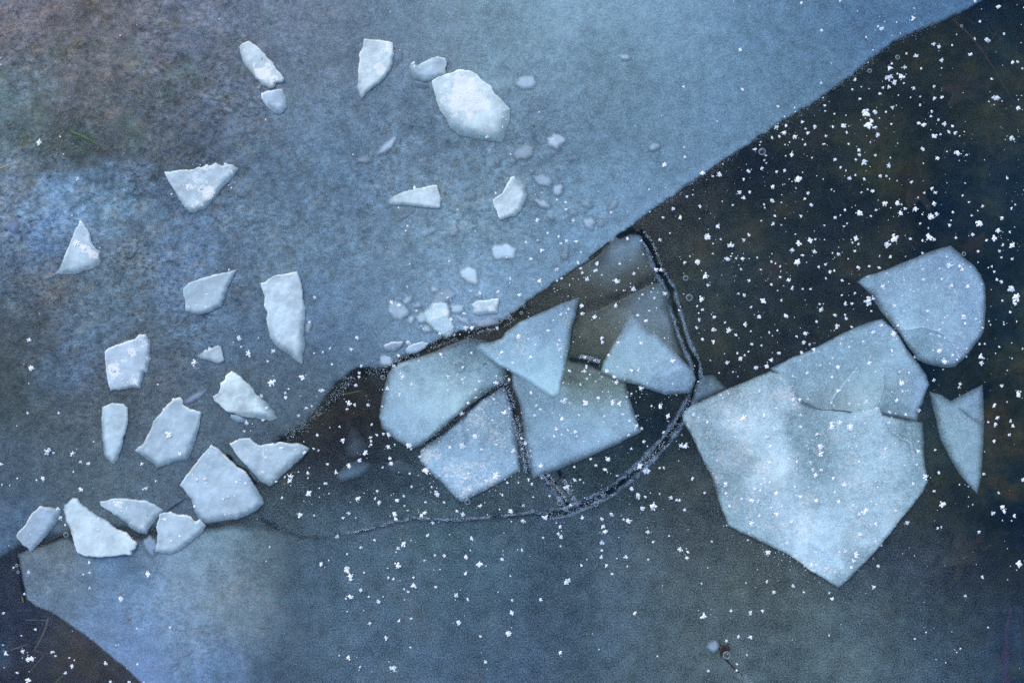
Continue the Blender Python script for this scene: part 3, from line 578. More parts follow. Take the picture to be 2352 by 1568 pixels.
chunk(T(1, 0, '622 562 660 536 720 515 790 490 840 480 900 498 940 515 970 555 1010 580 1046 605 1045 632 1080 665 1120 700 1160 750 1166 800 1152 870 1136 930 1112 988 1040 978 960 968 870 952 800 932 750 892 720 832 680 762 650 682 630 620'), (192, 214, 230),
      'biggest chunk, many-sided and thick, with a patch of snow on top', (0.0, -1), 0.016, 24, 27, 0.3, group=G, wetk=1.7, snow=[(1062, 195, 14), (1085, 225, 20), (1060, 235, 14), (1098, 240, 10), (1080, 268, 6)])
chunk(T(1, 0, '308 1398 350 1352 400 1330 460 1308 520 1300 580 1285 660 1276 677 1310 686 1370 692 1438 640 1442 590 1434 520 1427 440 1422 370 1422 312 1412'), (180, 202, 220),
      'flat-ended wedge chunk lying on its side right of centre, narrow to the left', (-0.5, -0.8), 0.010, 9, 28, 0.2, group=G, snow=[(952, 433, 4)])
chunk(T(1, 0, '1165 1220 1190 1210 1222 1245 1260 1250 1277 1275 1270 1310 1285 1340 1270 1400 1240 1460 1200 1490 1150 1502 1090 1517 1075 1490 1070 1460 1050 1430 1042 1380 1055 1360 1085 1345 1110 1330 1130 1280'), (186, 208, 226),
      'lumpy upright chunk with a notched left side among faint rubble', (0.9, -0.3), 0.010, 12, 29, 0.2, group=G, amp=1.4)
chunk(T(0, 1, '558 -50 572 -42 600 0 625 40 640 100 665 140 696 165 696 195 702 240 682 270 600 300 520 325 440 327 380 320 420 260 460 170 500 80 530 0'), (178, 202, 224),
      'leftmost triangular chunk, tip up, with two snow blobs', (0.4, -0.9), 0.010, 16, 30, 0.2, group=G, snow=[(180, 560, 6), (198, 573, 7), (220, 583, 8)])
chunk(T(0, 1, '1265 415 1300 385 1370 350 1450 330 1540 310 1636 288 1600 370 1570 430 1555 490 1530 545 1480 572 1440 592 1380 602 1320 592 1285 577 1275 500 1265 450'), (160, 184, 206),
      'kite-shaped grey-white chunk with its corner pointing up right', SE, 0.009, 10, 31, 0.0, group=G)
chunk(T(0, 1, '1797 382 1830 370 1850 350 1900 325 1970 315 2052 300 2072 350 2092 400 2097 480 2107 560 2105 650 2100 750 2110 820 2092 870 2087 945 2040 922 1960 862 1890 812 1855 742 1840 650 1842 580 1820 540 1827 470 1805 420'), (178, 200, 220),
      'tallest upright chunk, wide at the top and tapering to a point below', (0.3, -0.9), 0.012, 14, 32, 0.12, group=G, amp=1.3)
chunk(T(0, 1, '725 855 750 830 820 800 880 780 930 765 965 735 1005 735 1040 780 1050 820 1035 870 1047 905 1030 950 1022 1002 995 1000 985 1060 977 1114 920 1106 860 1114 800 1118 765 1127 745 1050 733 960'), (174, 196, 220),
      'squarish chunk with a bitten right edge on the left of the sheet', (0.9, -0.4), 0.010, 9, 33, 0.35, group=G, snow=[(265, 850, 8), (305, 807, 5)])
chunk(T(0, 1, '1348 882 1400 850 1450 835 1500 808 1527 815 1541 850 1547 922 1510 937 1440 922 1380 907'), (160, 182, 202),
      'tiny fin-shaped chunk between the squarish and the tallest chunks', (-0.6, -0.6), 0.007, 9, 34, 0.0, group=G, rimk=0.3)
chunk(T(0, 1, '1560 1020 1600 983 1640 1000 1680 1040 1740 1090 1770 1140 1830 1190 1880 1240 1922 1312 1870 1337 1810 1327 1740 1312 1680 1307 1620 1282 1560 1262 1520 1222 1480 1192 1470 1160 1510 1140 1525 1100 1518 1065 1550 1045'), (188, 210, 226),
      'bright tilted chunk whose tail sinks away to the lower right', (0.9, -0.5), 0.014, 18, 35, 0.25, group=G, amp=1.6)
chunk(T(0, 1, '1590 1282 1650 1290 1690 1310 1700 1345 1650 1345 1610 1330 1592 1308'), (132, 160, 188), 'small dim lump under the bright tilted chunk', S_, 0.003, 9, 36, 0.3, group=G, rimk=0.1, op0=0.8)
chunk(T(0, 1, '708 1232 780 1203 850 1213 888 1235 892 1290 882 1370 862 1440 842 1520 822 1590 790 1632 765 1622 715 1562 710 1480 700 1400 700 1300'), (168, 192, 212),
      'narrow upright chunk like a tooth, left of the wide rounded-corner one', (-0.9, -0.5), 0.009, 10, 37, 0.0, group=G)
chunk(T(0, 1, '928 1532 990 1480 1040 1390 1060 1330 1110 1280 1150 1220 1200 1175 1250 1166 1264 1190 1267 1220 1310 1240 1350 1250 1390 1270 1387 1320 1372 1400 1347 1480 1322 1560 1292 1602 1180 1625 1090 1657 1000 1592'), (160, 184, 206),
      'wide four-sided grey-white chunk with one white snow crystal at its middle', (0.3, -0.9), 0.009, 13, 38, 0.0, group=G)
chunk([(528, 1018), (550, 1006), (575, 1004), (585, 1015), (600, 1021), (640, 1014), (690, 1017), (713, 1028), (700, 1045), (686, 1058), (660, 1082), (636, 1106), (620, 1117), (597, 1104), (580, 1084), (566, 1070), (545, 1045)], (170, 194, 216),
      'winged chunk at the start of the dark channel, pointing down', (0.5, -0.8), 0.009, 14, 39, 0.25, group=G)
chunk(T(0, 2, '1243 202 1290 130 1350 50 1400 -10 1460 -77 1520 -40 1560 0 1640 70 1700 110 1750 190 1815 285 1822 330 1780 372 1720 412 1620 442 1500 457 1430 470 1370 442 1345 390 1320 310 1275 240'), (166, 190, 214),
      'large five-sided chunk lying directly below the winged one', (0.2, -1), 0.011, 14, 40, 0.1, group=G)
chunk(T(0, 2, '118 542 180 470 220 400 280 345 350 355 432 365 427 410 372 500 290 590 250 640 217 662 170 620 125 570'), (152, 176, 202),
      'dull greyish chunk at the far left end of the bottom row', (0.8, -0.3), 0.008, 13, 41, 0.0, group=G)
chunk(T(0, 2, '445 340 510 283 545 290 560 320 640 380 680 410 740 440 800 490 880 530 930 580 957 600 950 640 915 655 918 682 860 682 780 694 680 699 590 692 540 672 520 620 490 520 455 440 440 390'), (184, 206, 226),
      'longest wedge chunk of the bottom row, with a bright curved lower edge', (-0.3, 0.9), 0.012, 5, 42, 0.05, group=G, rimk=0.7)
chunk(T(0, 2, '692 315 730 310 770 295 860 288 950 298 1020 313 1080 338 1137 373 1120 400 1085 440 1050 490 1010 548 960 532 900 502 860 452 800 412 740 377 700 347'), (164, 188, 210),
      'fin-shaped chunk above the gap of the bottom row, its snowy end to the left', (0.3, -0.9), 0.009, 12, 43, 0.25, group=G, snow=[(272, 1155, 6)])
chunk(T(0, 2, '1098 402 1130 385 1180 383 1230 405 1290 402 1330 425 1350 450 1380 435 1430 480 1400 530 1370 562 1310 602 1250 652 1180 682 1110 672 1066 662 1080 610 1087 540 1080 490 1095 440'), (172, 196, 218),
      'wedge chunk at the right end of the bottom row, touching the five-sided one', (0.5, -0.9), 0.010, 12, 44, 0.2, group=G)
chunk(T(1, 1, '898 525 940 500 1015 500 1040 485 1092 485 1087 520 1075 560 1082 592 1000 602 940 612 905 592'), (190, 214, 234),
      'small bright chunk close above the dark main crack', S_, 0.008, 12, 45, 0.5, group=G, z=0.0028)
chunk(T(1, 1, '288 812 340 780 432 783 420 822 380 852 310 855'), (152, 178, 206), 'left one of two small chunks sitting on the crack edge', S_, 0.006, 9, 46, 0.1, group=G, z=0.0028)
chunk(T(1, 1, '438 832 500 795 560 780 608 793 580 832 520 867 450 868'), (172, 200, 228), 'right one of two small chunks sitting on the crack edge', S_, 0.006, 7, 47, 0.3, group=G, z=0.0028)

# faint lumps just breaking the surface of the sheet
def ell(i, j, x, y, a, b, rot=0, n=14, seed=0):
    r_ = random.Random(seed * 7 + 1); cx, cy = PT(i, j, x, y); out = []
    for k in range(n):
        t = 2 * math.pi * k / n; q = 0.82 + 0.36 * r_.random()
        ex, ey = a / 2.5 * q * math.cos(t), b / 2.5 * q * math.sin(t)
        out.append((cx + ex * math.cos(rot) - ey * math.sin(rot), cy + ex * math.sin(rot) + ey * math.cos(rot)))
    return out
def lump(pts, color, label, seed, op=0.6, H=0.002, dust=0.0, soft=7.0, z=0.0026):
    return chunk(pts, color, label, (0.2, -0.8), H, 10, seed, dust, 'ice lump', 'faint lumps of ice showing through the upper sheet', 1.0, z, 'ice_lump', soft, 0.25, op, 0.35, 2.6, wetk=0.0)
LU = [
    (T(1, 0, '222 1052 300 980 375 918 388 960 360 1020 290 1072 240 1078'), (140, 164, 194), 'faint leaf-shaped lump below the blade-shaped chunk', 0.8, 0.0),
    (ell(1, 0, 160, 1105, 52, 26, 0, seed=1), (120, 142, 168), 'faint flat oval lump left of the leaf-shaped lump', 0.55, 0.0),
    (ell(1, 0, 1262, 1052, 66, 48, -0.5, seed=2), (126, 150, 176), 'dim smudged lump below right of the biggest chunk', 0.6, 0.0),
    (ell(1, 0, 1475, 980, 54, 54, 0, seed=3), (140, 166, 194), 'round lump with a frosty cap right of the biggest chunk', 0.75, 0.25),
    (ell(1, 0, 1272, 572, 66, 48, 0, seed=4), (134, 160, 188), 'roundish lump alone to the right of the biggest chunk\'s top', 0.7, 0.1),
    (ell(1, 0, 1952, 396, 38, 22, 0, seed=5), (142, 170, 200), 'small oval lump farthest up in the open part of the sheet', 0.7, 0.0),
    (ell(1, 0, 1392, 1245, 64, 40, 0.5, seed=6), (126, 152, 180), 'oval lump right of the notched upright chunk', 0.65, 0.0),
    (ell(1, 0, 1490, 1312, 36, 42, 0.4, seed=7), (136, 162, 190), 'small lump second to the right of the notched chunk', 0.65, 0.0),
    (ell(1, 0, 1392, 1406, 58, 28, 0.5, seed=8), (136, 162, 190), 'slanting bean-shaped lump lower right of the notched chunk', 0.7, 0.0),
    (ell(1, 0, 1692, 1410, 40, 26, 0.3, seed=9), (124, 150, 178), 'small hazy lump between bean-shaped lump and dark edge', 0.55, 0.0),
    (ell(1, 0, 1868, 1412, 28, 48, 0.5, seed=10), (126, 152, 182), 'slim upright hazy lump near the straight dark edge', 0.55, 0.0),
    (ell(1, 0, 1705, 1540, 44, 42, 0, seed=11), (136, 162, 192), 'round frosty lump with a small twin at its right', 0.65, 0.15),
    (ell(1, 0, 1787, 1538, 26, 34, 0, seed=12), (128, 154, 184), 'little twin lump right of the round frosty lump', 0.55, 0.0),
    (ell(1, 0, 2155, 1012, 42, 28, -0.3, seed=13), (132, 160, 190), 'lone small lump nearest the right edge of the sheet', 0.6, 0.0),
    (ell(1, 0, 1580, 1096, 28, 20, 0, seed=14), (118, 144, 172), 'tiny lump below right of the round frosty-capped lump', 0.5, 0.0),
    (ell(1, 0, 392, 395, 26, 48, 0.1, seed=15), (106, 130, 162), 'dim streak-like lump right of the blade-shaped chunk', 0.5, 0.0),
    (ell(1, 0, 890, 1355, 40, 34, 0, seed=16), (116, 140, 166), 'very faint lump between flat-ended wedge and notched chunk', 0.4, 0.0),
    (ell(1, 0, 1075, 1120, 22, 36, 0, seed=17), (120, 144, 168), 'very faint upright lump under the biggest chunk', 0.4, 0.0),
    (ell(1, 1, 1122, 170, 84, 54, 0, seed=18), (152, 180, 208), 'pale wide lump alone in the lower middle of the sheet', 0.7, 0.15),
    (T(1, 1, '798 290 880 258 932 280 957 372 930 405 870 392 818 350'), (150, 178, 204), 'pale four-cornered lump above the small bright chunk', 0.75, 0.1),
    (ell(1, 1, 395, 575, 70, 62, 0.4, seed=20), (140, 168, 198), 'hazy lump at the left of the rubble cluster by the crack', 0.6, 0.15),
    (ell(1, 1, 650, 590, 92, 70, -0.4, seed=21), (158, 188, 218), 'frothy bright lump at the middle of the rubble cluster', 0.75, 0.5),
    (ell(1, 1, 700, 665, 80, 64, 0.2, seed=22), (150, 182, 214), 'wide pale lump at the foot of the rubble cluster by the crack', 0.65, 0.3),
    (ell(1, 1, 700, 480, 90, 50, -0.5, seed=23), (132, 158, 186), 'soft hazy lump at the top of the rubble cluster', 0.5, 0.0),
    (ell(1, 1, 308, 916, 48, 42, 0, seed=24), (138, 164, 194), 'rounded lump below the left chunk on the crack edge', 0.8, 0.1),
    (ell(1, 1, 1540, 180, 30, 56, 0.2, seed=25), (118, 142, 170), 'narrow faint lump close to the wedge of smoky ice', 0.5, 0.0),
    (ell(1, 1, 775, 35, 36, 34, 0, seed=26), (126, 150, 176), 'small faint lump high above the rubble cluster', 0.5, 0.0),
    (ell(1, 1, 1000, 650, 90, 34, -0.1, seed=27), (134, 160, 192), 'low smear of ice under the small bright chunk', 0.5, 0.0),
    (ell(0, 1, 1350, 1165, 80, 26, -0.55, seed=28), (112, 138, 172), 'long faint smear between the tooth of snow and the bright tilted chunk', 0.6, 0.0),
    (ell(0, 1, 2125, 690, 26, 50, 0.1, seed=29), (124, 150, 178), 'slim faint lump stuck to the right side of the tallest chunk', 0.65, 0.0),
    (ell(0, 2, 1040, 620, 42, 66, -0.3, seed=30), (118, 146, 180), 'frothy vertical lump in the gap of the bottom row', 0.6, 0.3),
    (ell(0, 0, 1785, 610, 16, 18, 0, seed=31), (150, 172, 198), 'crumb of ice left of the joint under the slanting shard', 0.8, 0.2),
    (ell(0, 0, 88, 1556, 48, 44, 0, seed=32), (92, 112, 150), 'rounded lump near the left border of the sheet', 0.7, 0.0),
    (ell(2, 2, 210, 1312, 44, 42, 0.2, seed=33), (118, 140, 170), 'soft white puff beside the dark knot of debris', 0.65, 0.0),
]
rub = [(1, 1, 455, 500, 40, 26), (1, 1, 560, 620, 44, 40), (1, 1, 800, 560, 46, 32), (1, 1, 590, 700, 40, 28), (1, 1, 850, 640, 50, 24), (1, 1, 740, 730, 40, 22), (1, 1, 520, 540, 30, 22), (1, 1, 640, 430, 40, 22), (1, 1, 480, 640, 26, 30), (1, 1, 940, 470, 40, 20),
       (1, 0, 1330, 1470, 30, 22), (1, 0, 1450, 1500, 26, 18), (1, 0, 1600, 1470, 30, 22), (1, 0, 1310, 1180, 26, 20), (1, 0, 1010, 1180, 22, 16), (1, 0, 430, 1490, 70, 18), (1, 0, 560, 1470, 40, 18), (1, 0, 1180, 1110, 26, 22), (1, 0, 1240, 980, 20, 16), (1, 0, 760, 1200, 22, 12), (1, 0, 640, 1170, 24, 10), (1, 0, 1480, 1160, 22, 16)]
for q, (i, j, x, y, a, b) in enumerate(rub):
    LU.append((ell(i, j, x, y, a, b, 0.3 * (q % 5) - 0.6, seed=70 + q), (140 + q % 3 * 6, 168 + q % 3 * 6, 196 + q % 3 * 6) if j else (126, 152, 180), 'tiny hazy ice crumb frozen in among the rubble by the main crack' if j else 'tiny hazy ice crumb scattered below the biggest chunk', 0.62 if j else 0.5, 0.15 if j else 0.0))
crumbs = []
for k, (pts, colr, lab, op, du) in enumerate(LU):
    lo_ = lump(pts, tuple(c_ * m_ for c_, m_ in zip(colr, (1.18, 1.15, 1.12))), lab, 50 + k, min(0.95, op * 1.35), 0.0008, du)
    if lab.startswith('tiny hazy'): crumbs.append((lo_, float(np.mean([p[0] for p in pts])), float(np.mean([p[1] for p in pts]))))

# ------------------------------------------------------------------ cracks: open hairlines and the frost that lines them
def ribbon(line, width, name, label, z=0.0062, seed=0, col=(0.006, 0.009, 0.013), op=0.9, cat='crack'):
    L = np.array(line, float); pts = []
    for i in range(len(L) - 1):
        m = max(1, int(np.hypot(*(L[i + 1] - L[i])) / 3.0))
        for k in range(m): pts.append(L[i] + (L[i + 1] - L[i]) * k / m)
    pts.append(L[-1]); pts = np.array(pts)
    pts += np.stack([fbm(pts[:, 0], pts[:, 1], 16, 3, seed) * 5, fbm(pts[:, 0], pts[:, 1], 16, 3, seed + 4) * 5], 1)
    tg = np.gradient(pts, axis=0); tg /= np.hypot(tg[:, 0], tg[:, 1])[:, None] + 1e-9
    nr = np.stack([-tg[:, 1], tg[:, 0]], 1)
    n = len(pts); t = np.linspace(0, 1, n)
    wv = width * (0.55 + 1.6 * np.clip(fbm(pts[:, 0], pts[:, 1], 26, 2, seed + 8) + 0.35, 0, 1)) * np.minimum(1, np.minimum(t, 1 - t) * 12 + 0.15)
    V, O = [], []
    cx, cy = float(X(pts[:, 0].mean())), float(Y(pts[:, 1].mean()))
    for q, a, hz in ((-1, 0, 0), (-0.5, 0.8, -0.0004), (0, 1, -0.0008), (0.5, 1, -0.0004), (1, 0, 0)):
        p = pts + nr * (wv * q)[:, None]
        V.append(np.stack([X(p[:, 0]) - cx, Y(p[:, 1]) - cy, np.full(n, hz)], 1)); O.append(a * op * (np.clip(0.55 + 2.2 * fbm(pts[:, 0] + q * 9, pts[:, 1], 11, 3, seed + 2), 0.05, 1.0) if cat == 'frost rim' else np.ones(n)))
    V = np.concatenate(V); O = np.concatenate(O)
    F = [(r * n + i, r * n + i + 1, (r + 1) * n + i + 1, (r + 1) * n + i) for r in range(4) for i in range(n - 1)]
    o = mesh_obj(name, V, np.array(F), m_clear, (cx, cy, z), op=O, col=np.tile(np.array(col), (len(V), 1)))
    return tag(o, label, cat)
ribbon(F1b[:9], 2.4, 'crack', 'thin curving crack along the top of the lower grey ice', 0.0030, 1, op=0.7)
ribbon(F1b[8:], 1.3, 'crack', 'faint hairline end of the curving crack below the five-sided chunk', 0.0030, 21, op=0.45)
ribbon(F4, 3.6, 'crack', 'slanting dark crack between the rounded and the speckled plates', 0.0056, 2, op=0.5)
ribbon(F3, 4.0, 'crack', 'near-vertical crack between speckled plate and broad plate', 0.0056, 3, op=0.55)
ribbon(T(1, 0, '2340 1290 2352 1280') + T(2, 0, '60 1255 200 1160 400 1030'), 2.2, 'crack', 'dark seam under the straight edge of the upper sheet', 0.0035, 4, op=0.4)
ribbon(T(0, 2, '118 680 150 655 210 632 330 605 400 572 470 542'), 2.4, 'crack', 'dark hairline crack joining the two leftmost chunks of the bottom row', 0.0034, 5, op=0.8)
ribbon(T(0, 2, '120 680 140 770 155 880 180 990'), 3.0, 'crack', 'dark seam along the left end of the shelf', 0.0034, 6, op=0.75)
ribbon(T(0, 2, '1130 400 1230 330 1290 290'), 2.4, 'crack', 'short crack between the fin-shaped and the five-sided chunks', 0.0034, 7, op=0.6)
ribbon(T(0, 2, '1560 -10 1640 70 1700 115 1745 180 1780 200'), 5.0, 'crack', 'open crack between the winged and the five-sided chunks', 0.0032, 8, op=0.8)
ribbon(T(2, 1, '900 1245 1000 1254 1160 1268'), 1.6, 'crack', 'fine dark line on the top edge of the largest plate', 0.0085, 9, op=0.8)
ribbon(T(2, 1, '1370 632 1440 690 1500 760 1560 860'), 2.2, 'crack', 'thin dark gap between five-sided and long plates', 0.0055, 10, op=0.5)
ribbon(T(2, 0, '1080 20 1170 130 1230 240 1310 340'), 1.5, 'crack', 'faint hairline crack in the open upper sheet', 0.0040, 11, (0.10, 0.13, 0.16), 0.5)
ribbon(T(1, 1, '1560 905 1680 915 1780 945'), 5.0, 'crack', 'short dark crack between the two triangular plates', 0.0050, 13, op=0.6)
ribbon(T(1, 1, '1700 215 1790 150 1850 100'), 3.0, 'crack', 'short dark nick at the upper side of the smoky wedge', 0.0040, 14, op=0.8)
ribbon(T(1, 1, '1890 60 1940 50 1990 20 2030 28'), 7.0, 'crack', 'black gap at the tip of the smoky wedge', 0.0044, 15, op=0.9)

def flecks(name, items, label, cat, mat, z, kind='stuff', seed=0, tilt=0.4):
    """items: (x, y, radius) tiny angular flakes joined in one mesh"""
    r_ = np.random.default_rng(seed); V = []; F = []
    for (x, y, r) in items:
        n = int(r_.integers(4, 7)); b = len(V); a0 = r_.random() * 6.28
        V.append((x, y, r * U * 0.25))
        for k in range(n):
            a = a0 + 6.283 * k / n; q = r * (0.55 + 0.7 * r_.random())
            V.append((x + q * math.cos(a), y + q * math.sin(a), r * U * 0.15 * r_.random()))
        F += [(b, b + 1 + k, b + 1 + (k + 1) % n) for k in range(n)]
    V = np.array(V); W = np.stack([X(V[:, 0]), Y(V[:, 1]), V[:, 2] + z], 1)
    cx, cy = W[:, 0].mean(), W[:, 1].mean(); W[:, 0] -= cx; W[:, 1] -= cy; W[:, 2] -= z
    F = [(a, c, b) for a, b, c in F]
    o = mesh_obj(name, W, np.array(F), mat, (cx, cy, z), smooth=False)
    return tag(o, label, cat, kind=kind)
def along(line, n, off, spread, size, seed, both=True):
    L = np.array(line, float); seg = np.hypot(*(L[1:] - L[:-1]).T); cum = np.r_[0, np.cumsum(seg)]
    r_ = np.random.default_rng(seed); out = []
    for _ in range(n):
        t = r_.random() * cum[-1]; i = min(np.searchsorted(cum, t) - 1, len(seg) - 1); i = max(i, 0)
        f = (t - cum[i]) / seg[i]; p = L[i] + (L[i + 1] - L[i]) * f
        nr = np.array([-(L[i + 1] - L[i])[1], (L[i + 1] - L[i])[0]]) / seg[i]
        if fbm(p[0], p[1], 22, 2, seed) < -0.14 + 0.2 * r_.random() - 0.1: continue
        sgn = (1 if r_.random() < 0.5 else -1) if both else 1
        o = sgn * off + r_.normal() * spread
        q = p + nr * o
        out.append((q[0], q[1], size * (0.4 + r_.random() ** 2 * 1.1)))
    return out
def offset(line, d):
    L = np.array(line, float); tg = np.gradient(L, axis=0); tg /= np.hypot(tg[:, 0], tg[:, 1])[:, None]
    return [(float(a), float(b)) for a, b in L + np.stack([-tg[:, 1], tg[:, 0]], 1) * d]
for k, (ln, wd, lab) in enumerate([(offset(F1, 9.5), 5, 'pale frozen rim along the inner side of the wide fissure'), (offset(F1[3:], -9.5), 5, 'pale frozen rim along the outer side of the wide fissure'), (offset(F3, 4.5), 5, 'pale frozen rim right of the near-vertical crack'),
                                   (offset(F2, 5), 5, 'pale frozen rim of the short fissure'), (offset(F1b[:8], 1.6), 3, 'pale frozen rim of the thin curving crack')]):
    ribbon(ln, wd, 'frost_rim', lab, 0.0048 if k in (2, 4) else 0.0024, 50 + k, (0.36, 0.48, 0.60), 0.30, 'frost rim')
FRL = 'tiny frost grains lining '
flecks('crack_frost', along(F1, 3450, 9.5, 2.2, 0.70, 1), FRL + 'the wide curved fissure', None, m_frost, 0.0012, seed=1)
flecks('crack_frost', along(F1[9:], 1500, 4, 4.5, 0.67, 2), FRL + 'the lower bend of the fissure', None, m_frost, 0.0014, seed=2)
flecks('crack_frost', along(F1b[:9], 1485, 2.5, 1.8, 0.61, 3, False), FRL + 'the thin curving crack', None, m_frost, 0.0030, seed=3)
flecks('crack_frost', along(F2, 693, 5, 2.5, 0.67, 4), FRL + 'the short fissure below the broad plate', None, m_frost, 0.0012, seed=4)
flecks('crack_frost', along(F2b, 495, 2, 2, 0.61, 5), FRL + 'the twin of the short fissure', None, m_frost, 0.0012, seed=5)
flecks('crack_frost', along(F3, 1254, 4.5, 3.2, 0.70, 6), FRL + 'the near-vertical crack', None, m_frost, 0.0062, seed=6)
flecks('crack_frost', along(F5, 1425, 6, 3, 0.67, 7), FRL + 'the crack along the sheet edge', None, m_frost, 0.0064, seed=7)
flecks('crack_frost', along(F6, 1320, 3, 6, 0.61, 8), FRL + 'the fading left end of the crack', None, m_frost, 0.0030, seed=8)
flecks('crack_frost', along(F4, 264, 5, 3, 0.56, 9), FRL + 'the slanting crack', None, m_frost, 0.0062, seed=9)
flecks('crack_frost', along(T(1, 1, '1570 880 1680 892 1780 920'), 605, 2, 2, 0.61, 10), FRL + 'the crack between the triangular plates', None, m_frost, 0.0062, seed=10)
flecks('crack_frost', along(T(2, 2, '330 1420 370 1480 420 1530 470 1567 520 1610'), 357, 1, 4, 0.61, 11), FRL + 'the stalk below the knot of debris', None, m_frost, 0.0016, seed=11)
flecks('crack_frost', along(edge_M[2:11], 2475, 2, 5, 0.44, 12), FRL + 'the straight broken edge of the upper sheet', None, m_frost, 0.0022, seed=12)

# ------------------------------------------------------------------ air bubbles
def bubble(x, y, r, label):
    n, m = 24, 6; V = []; F = []; rt = max(0.5, r * 0.09) * U; R = r * U
    for i in range(n):
        a = 2 * math.pi * i / n
        for k in range(m):
            b = 2 * math.pi * k / m
            V.append(((R + rt * math.cos(b)) * math.cos(a), (R + rt * math.cos(b)) * math.sin(a), rt * math.sin(b)))
    for i in range(n):
        for k in range(m):
            F.append((i * m + k, ((i + 1) % n) * m + k, ((i + 1) % n) * m + (k + 1) % m, i * m + (k + 1) % m))
    root = bpy.data.objects.new('air_bubble', None); C.objects.link(root); root.location = (float(X(x)), float(Y(y)), 0.0068); root.empty_display_size = 0.005
    tag(root, label, 'bubble', 'round air bubbles frozen in the ice')
    mesh_obj('rim', np.array(V), np.array(F), m_bubble, parent=root)
    V = []; O = []; Cc = []
    for j in range(5):
        q = j / 4
        for i in range(n):
            a = 2 * math.pi * i / n
            V.append((R * q * math.cos(a), R * q * math.sin(a), R * 0.25 * (1 - q * q)))
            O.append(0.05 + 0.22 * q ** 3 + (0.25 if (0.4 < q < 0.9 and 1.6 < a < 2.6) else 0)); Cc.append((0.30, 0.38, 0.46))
    F = [(j * n + i, j * n + (i + 1) % n, (j + 1) * n + (i + 1) % n, (j + 1) * n + i) for j in range(4) for i in range(n)]
    mesh_obj('dome', np.array(V), np.array(F), m_plate, parent=root, op=O, col=np.array(Cc))
for (i, j, x, y, r, lab) in [
    (1, 1, 812, 950, 34, 'widest round bubble, on the rounded plate beside a snow crystal'), (1, 1, 600, 537, 16, 'bubble above the frothy lump of the rubble cluster'),
    (1, 1, 442, 960, 19, 'bubble near the upper left rim of the rounded plate'), (1, 1, 935, 967, 12, 'small bubble right of the widest bubble'), (1, 1, 885, 970, 14, 'small bubble nearest to the right of the widest bubble'),
    (1, 1, 800, 1060, 16, 'bubble below the widest bubble'), (1, 1, 290, 1030, 14, 'bubble at the left rim of the rounded plate'), (1, 1, 845, 1460, 13, 'bubble on the speckled plate near its upper left'),
    (1, 1, 963, 1485, 18, 'larger bubble in the middle of the speckled plate'), (1, 2, 870, 315, 18, 'bubble at the lower tip of the speckled plate'), (1, 2, 1503, 322, 17, 'upper of two large bubbles where the fissures meet'),
    (1, 2, 1543, 365, 14, 'lower of two large bubbles where the fissures meet'), (1, 2, 1500, 293, 10, 'smallest bubble above the pair where the fissures meet'), (1, 2, 1383, 145, 14, 'bubble at the lower left corner of the broad plate'),
    (1, 2, 1752, 330, 15, 'bubble lodged in the lower bend of the fissure'), (1, 2, 1803, 273, 10, 'small bubble inside the lower bend of the fissure'), (1, 2, 1317, 380, 9, 'tiny bubble at the right end of the thin curving crack'),
    (1, 2, 730, 440, 9, 'tiny bubble on the thin curving crack'), (2, 2, 297, 1367, 24, 'dark round bubble beside the knot of debris'), (2, 0, 540, 1050, 22, 'pale round bubble on dark ice near the straight edge'),
    (2, 0, 1278, 495, 13, 'lower of the small bubbles under the straight edge'), (2, 0, 1470, 402, 14, 'upper of the small bubbles under the straight edge'), (2, 0, 1910, 187, 8, 'tiny bubble beside the rusty stem'),
    (2, 1, 40, 482, 21, 'larger of two bubbles right of the wide fissure'), (2, 1, 15, 348, 17, 'smaller of two bubbles right of the wide fissure'), (2, 1, 1925, 183, 13, 'bubble at the top corner of the five-sided plate'),
    (0, 2, 465, 540, 16, 'bubble left of the longest wedge chunk'), (0, 2, 128, 752, 9, 'upper of two tiny bubbles at the end of the shelf'), (0, 2, 137, 797, 9, 'lower of two tiny bubbles at the end of the shelf'),
    (1, 1, 1162, 622, 12, 'lower bubble in the dark crack above the bright triangle'), (1, 1, 1240, 588, 10, 'upper bubble in the dark crack above the bright triangle')]:
    bubble(*PT(i, j, x, y), r / 3.0, lab)
bub = []
for (cx, cy, sx, sy, n) in ((1830, 1150, 70, 90, 260), (1700, 960, 60, 60, 120), (1900, 1240, 60, 40, 140), (1070, 900, 60, 40, 60), (1080, 1080, 50, 40, 60)):
    for _ in range(n): bub.append((rng.normal(cx, sx), rng.normal(cy, sy), rng.uniform(0.7, 2.2)))

m_inner = solid('inner_bubbles', (0.60, 0.70, 0.80), 0.5, 0.2, 400.0, 0.2, alpha=0.6)
flecks('trapped_bubbles', bub, 'pale specks of air trapped inside the milky plates', None, m_inner, 0.0070, seed=60)
for k, (ln, lab) in enumerate([(T(2, 1, '1500 700 1640 682 1740 702 1850 782 1895 905'), 'pale curved fracture inside the five-sided plate'), (T(2, 1, '1365 950 1372 1100 1335 1215'), 'pale upright fracture inside the long right plate'),
                               (T(2, 1, '1190 960 1110 1060 1010 1190'), 'faint slanting fracture inside the long right plate'),
                               (T(2, 2, '850 592 950 642 1060 722'), 'faint fracture near the lower tip of the largest plate'), (T(2, 1, '1372 1300 1430 1400 1560 1480 1590 1640'), 'long soft fracture down the right of the largest plate')]):
    ribbon(ln, 2.4, 'crack', lab, 0.0066 if k not in (3, 4) else 0.0085, 30 + k, (0.84, 0.90, 0.93), 0.30)

